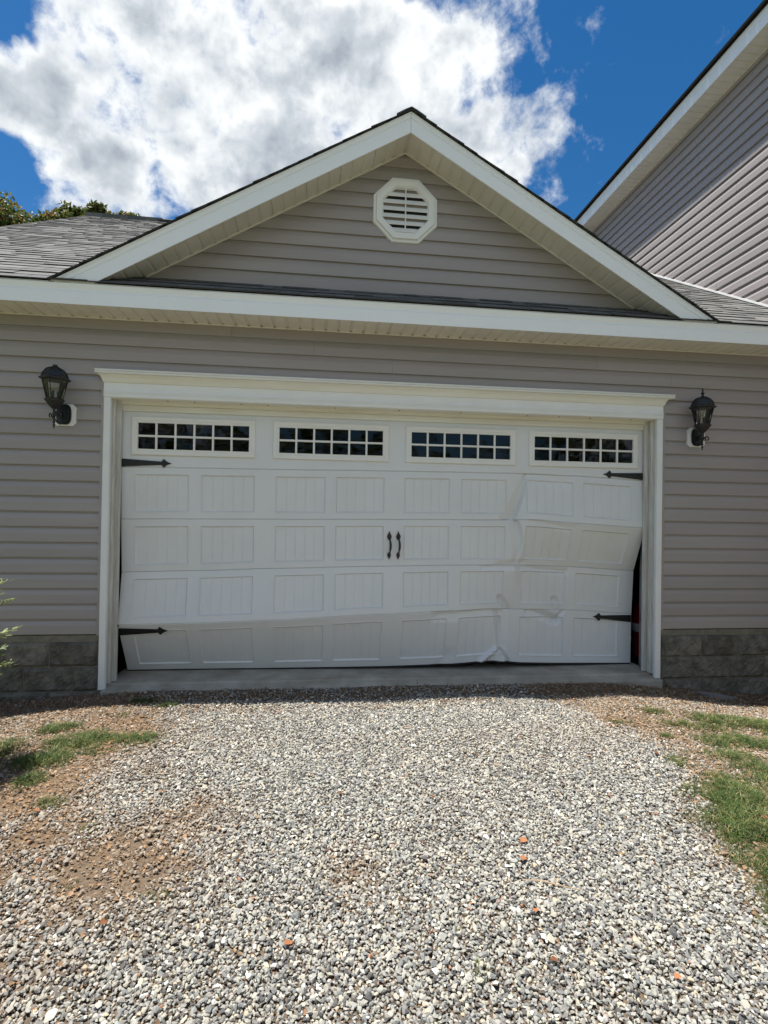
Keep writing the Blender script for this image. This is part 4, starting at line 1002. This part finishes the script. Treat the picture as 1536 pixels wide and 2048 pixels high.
sp = .0108; ax_ = np.arange(-4.4, 5.4, sp); ay_ = np.arange(-4.3, -.095, sp); PX, PY = np.meshgrid(ax_, ay_); PX = PX.ravel()+rng.uniform(-.5, .5, PX.size)*sp; PY = PY.ravel()+rng.uniform(-.5, .5, PY.size)*sp
# keep what the camera or a camera one step to the side could see
cd = (PY+5); keep = (np.abs(PX-.12*cd) < .76*cd+.55); PX, PY = PX[keep], PY[keep]
ed = np.minimum(PX-edge_at(PY, LE), edge_at(PY, RE)-PX)+.22*(vnoise(PX, PY, 3.5, 4)-.5)+.10*(vnoise(PX, PY, 11, 5)-.5)
dn = .50+.50*sstep((ed+.16)/.30)
br_ = np.clip(blob(PX, PY, BROWN)*(.35+1.0*vnoise(PX, PY, 8, 6)), 0, 1); dn *= 1-br_*.86
dn *= .93+.07*vnoise(PX, PY, 2.2, 12)
dn *= 1-.78*sstep((PY+.47)/.10)                                   # thin by the slab
dn *= 1-.85*np.clip(blob(PX, PY, GRASS), 0, 1)
dn = np.maximum(dn, blob(PX, PY, [(3.9, -.72, .45, .07, .9), (-2.6, -.50, .6, .09, .9), (-1.9, -.62, .9, .12, .55), (2.7, -1.3, .5, .35, .30)]))
sel = rng.random(PX.size) < dn; PX, PY = PX[sel], PY[sel]; n_ = PX.size
dust = np.clip(br_[sel]*.9+.40*sstep((.10-ed[sel])/.35)+.35*np.clip(vnoise(PX, PY, 1.6, 13)-.6, 0, 1)+.25*rng.random(n_)**4, 0, 1)
sz = np.clip(rng.lognormal(math.log(.0140), .30, n_), .008, .036)
pz = ground_h(PX, PY)+sz*.14+.014*rng.random(n_)*np.clip((ed[sel]+.2)*3, 0, 1)
rot = np.stack([rng.uniform(-.55, .55, n_), rng.uniform(-.55, .55, n_), rng.uniform(0, 6.28, n_)], 1)
scatter('gravel', np.stack([PX, PY, pz], 1), rot, np.stack([sz*1.25, sz*1.15, sz*1.1], 1), rng.integers(0, 9, n_), stones, dust=dust, kind='stuff', label='pale grey crushed stone covering the driveway', category='gravel')
print('stones', n_)
# grass tufts
def tuft(seed, blades=13, h=.05):
    r = random.Random(seed); m = MB()
    for q in range(blades):
        a = r.uniform(0, 6.28); b0 = Vector((r.gauss(0, .010), r.gauss(0, .010), 0)); d = Vector((math.cos(a), math.sin(a), 0)); s_ = Vector((-d.y, d.x, 0))*.0013; hh = h*r.uniform(.5, 1.2); ln = r.uniform(.2, 1.1)*hh
        p1 = b0+d*ln*.35+Vector((0, 0, hh*.6)); p2 = b0+d*ln+Vector((0, 0, hh*r.uniform(.6, 1)))
        m.add([b0-s_, b0+s_, p1+s_*.8, p1-s_*.8, p2], [(0, 1, 2, 3), (3, 2, 4)])
    return m.mesh('tuft', M['grass'], None, False)
tufts = inst_collection('tufts', [tuft(q) for q in range(7)])
sp = .0145; ax_ = np.arange(-4.2, 5.6, sp); ay_ = np.arange(-4.6, -.15, sp); PX, PY = np.meshgrid(ax_, ay_); PX = PX.ravel()+rng.uniform(-.5, .5, PX.size)*sp; PY = PY.ravel()+rng.uniform(-.5, .5, PY.size)*sp
g_ = blob(PX, PY, GRASS); g_ = g_*(.5+.95*vnoise(PX, PY, 7, 8)+.35*vnoise(PX, PY, 22, 9))-.20
sel = rng.random(PX.size) < np.clip(g_*1.5, 0, .9)+np.where((ed_ := np.maximum(edge_at(PY, LE)-PX, PX-edge_at(PY, RE))) > .05, .012, .0003); PX, PY = PX[sel], PY[sel]; n_ = PX.size
hs_ = rng.uniform(.35, 1.0, n_)*(.5+np.clip(g_[sel], 0, 1)*.8)
scatter('grass', np.stack([PX, PY, ground_h(PX, PY)], 1), np.stack([rng.uniform(-.2, .2, n_), rng.uniform(-.2, .2, n_), rng.uniform(0, 6.28, n_)], 1), np.stack([hs_*1.2, hs_*1.2, hs_], 1), rng.integers(0, 7, n_), tufts, kind='stuff', label='patchy green grass growing at both edges of the gravel', category='grass')
print('tufts', n_)
# leaf and pine-straw litter
def leaf_mb(seed, L_=1.0):
    r = random.Random(seed); m = MB(); n_ = 6; vs = []
    wz = [0, .30, .42, .36, .2, 0]
    for i in range(n_):
        t = i/(n_-1)-.5; w_ = wz[i]*r.uniform(.8, 1.15); c_ = .38*math.cos(t*3)+r.uniform(-.05, .05)
        vs += [(t, -w_, c_*.4+r.uniform(0, .12)), (t, 0, c_*.2), (t, w_, c_*.4+r.uniform(0, .12))]
    fs = []
    for i in range(n_-1): fs += [(i*3, i*3+3, i*3+4, i*3+1), (i*3+1, i*3+4, i*3+5, i*3+2)]
    m.add([(a*L_, b_*L_, c_*L_) for a, b_, c_ in vs], fs); return m
def chip(seed):
    r = random.Random(seed); m = MB()
    if seed < 3: m = leaf_mb(seed)
    else:
        for q in range(3):
            a = r.uniform(0, 6.28); d = Vector((math.cos(a), math.sin(a), r.uniform(0, .25))); s_ = Vector((-d.y, d.x, 0))*.035; o_ = Vector((r.uniform(-.4, .4), r.uniform(-.4, .4), 0)); m.add([o_-s_, o_+s_, o_+d+s_, o_+d-s_], [(0, 1, 2, 3)])
    return m.mesh('litter', M['litter'], None, False)
chips = inst_collection('chips', [chip(q) for q in range(6)])
sp = .021; ax_ = np.arange(-4.2, 5.2, sp); ay_ = np.arange(-4.3, -.09, sp); PX, PY = np.meshgrid(ax_, ay_); PX = PX.ravel()+rng.uniform(-.5, .5, PX.size)*sp; PY = PY.ravel()+rng.uniform(-.5, .5, PY.size)*sp
out_ = np.maximum(edge_at(PY, LE)-PX, PX-edge_at(PY, RE)); dn = .012+.62*sstep((out_+.15)/.35)+1.3*blob(PX, PY, BROWN)*vnoise(PX, PY, 8, 3)+.45*sstep((PY+.55)/.2)
sel = rng.random(PX.size) < dn; PX, PY = PX[sel], PY[sel]; n_ = PX.size; s_ = rng.uniform(.008, .026, n_)
scatter('leaf_litter', np.stack([PX, PY, ground_h(PX, PY)+.007+.008*rng.random(n_)], 1), np.stack([rng.uniform(-.4, .4, n_), rng.uniform(-.4, .4, n_), rng.uniform(0, 6.28, n_)], 1), np.stack([s_]*3, 1), rng.integers(0, 6, n_), chips, kind='stuff', label='brown leaf litter and straw on the bare soil', category='leaf litter')
print('litter', n_)
# single fallen leaves that stand out on the stones
LV = [(-.08, -3.04, 'orange dead leaf left of the grass sprout in the foreground gravel'),
      (.83, -3.2, 'largest orange brown dead leaf right of the grass sprout'),
      (1.21, -3.31, 'curled brown dead leaf lowest on the right of the gravel'),
      (.98, -2.53, 'upper of two rusty dead leaves just behind the pale twig'),
      (.93, -2.66, 'lower of two rusty dead leaves just behind the pale twig'),
      (.86, -2.97, 'dark orange dead leaf just in front of the pale twig'),
      (.14, -2.0, 'small brown dead leaf in the middle of the drive'),
      (.64, -2.1, 'reddish dead leaf right of the middle of the drive'),
      (-.6, -.89, 'orange dead leaf on the sunlit gravel near the left end of the slab'),
      (1.02, -1.60, 'small tan dead leaf far up the drive right of centre'),
      (-1.33, -1.22, 'pale dead leaf caught in the left grass patch'),
      (-1.40, -2.04, 'orange dead leaf at the left edge of the gravel below the grass'),
      (-.76, -2.88, 'orange dead leaf at the near side of the bare brown patch'),
      (-1.18, -2.47, 'brown dead leaf at the left side of the bare brown patch'),
      (2.2, -1.69, 'yellow brown dead leaf beside the small grass tuft at the right gravel edge'),
      (2.30, -2.45, 'brown dead leaf lying in the right hand grass')]
lm = [leaf_mb(50+q).mesh('leaf', M['leafdry'], 60, False) for q in range(4)]
for q, (x, y, lb_) in enumerate(LV):
    o = bpy.data.objects.new('dead_leaf', lm[q % 4]); C.objects.link(o); s_ = random.uniform(.026, .042); o.scale = (s_, s_, s_); o.location = (x, y, float(ground_h(x, y))+.026); o.rotation_euler = (random.uniform(-.3, .3), random.uniform(-.3, .3), random.uniform(0, 6.28))
    o['label'] = lb_; o['category'] = 'leaf'; o['group'] = 'dead leaves scattered on the drive'
m = MB(); m.tube([(.88, -2.78, .030), (.95, -2.80, .036), (1.02, -2.83, .032), (1.10, -2.87, .034)], [.003, .0035, .003, .0015], 6); m.tube([(1.0, -2.822, .033), (1.03, -2.80, .045)], [.002, .001], 5)
obj('twig', m, M['twig'], label='thin pale twig lying on the gravel right of centre', cat='twig')
T = tuft(77, 9, .075); o = bpy.data.objects.new('grass_sprout', T); C.objects.link(o); o.location = (.55, -3.22, .012); o['label'] = 'lone green grass sprout in the foreground gravel'; o['category'] = 'grass sprout'
m = MB(); zg = -.12; pl = [(3.62, -.12, -.075), (3.80, -.17, -.085), (3.98, -.26, -.105), (3.80, -.33, -.11), (3.70, -.30, -.105)]
m.add(pl+[(p[0], p[1], p[2]-.015) for p in pl], [(0, 1, 2, 3, 4), (9, 8, 7, 6, 5)]+[(i, 5+i, 5+(i+1) % 5, (i+1) % 5) for i in range(5)]); obj('slate_fragment', m, M['slate'], label='flat grey slab fragment on the ground below the right wall', cat='stone slab')
bpy.context.view_layer.update()
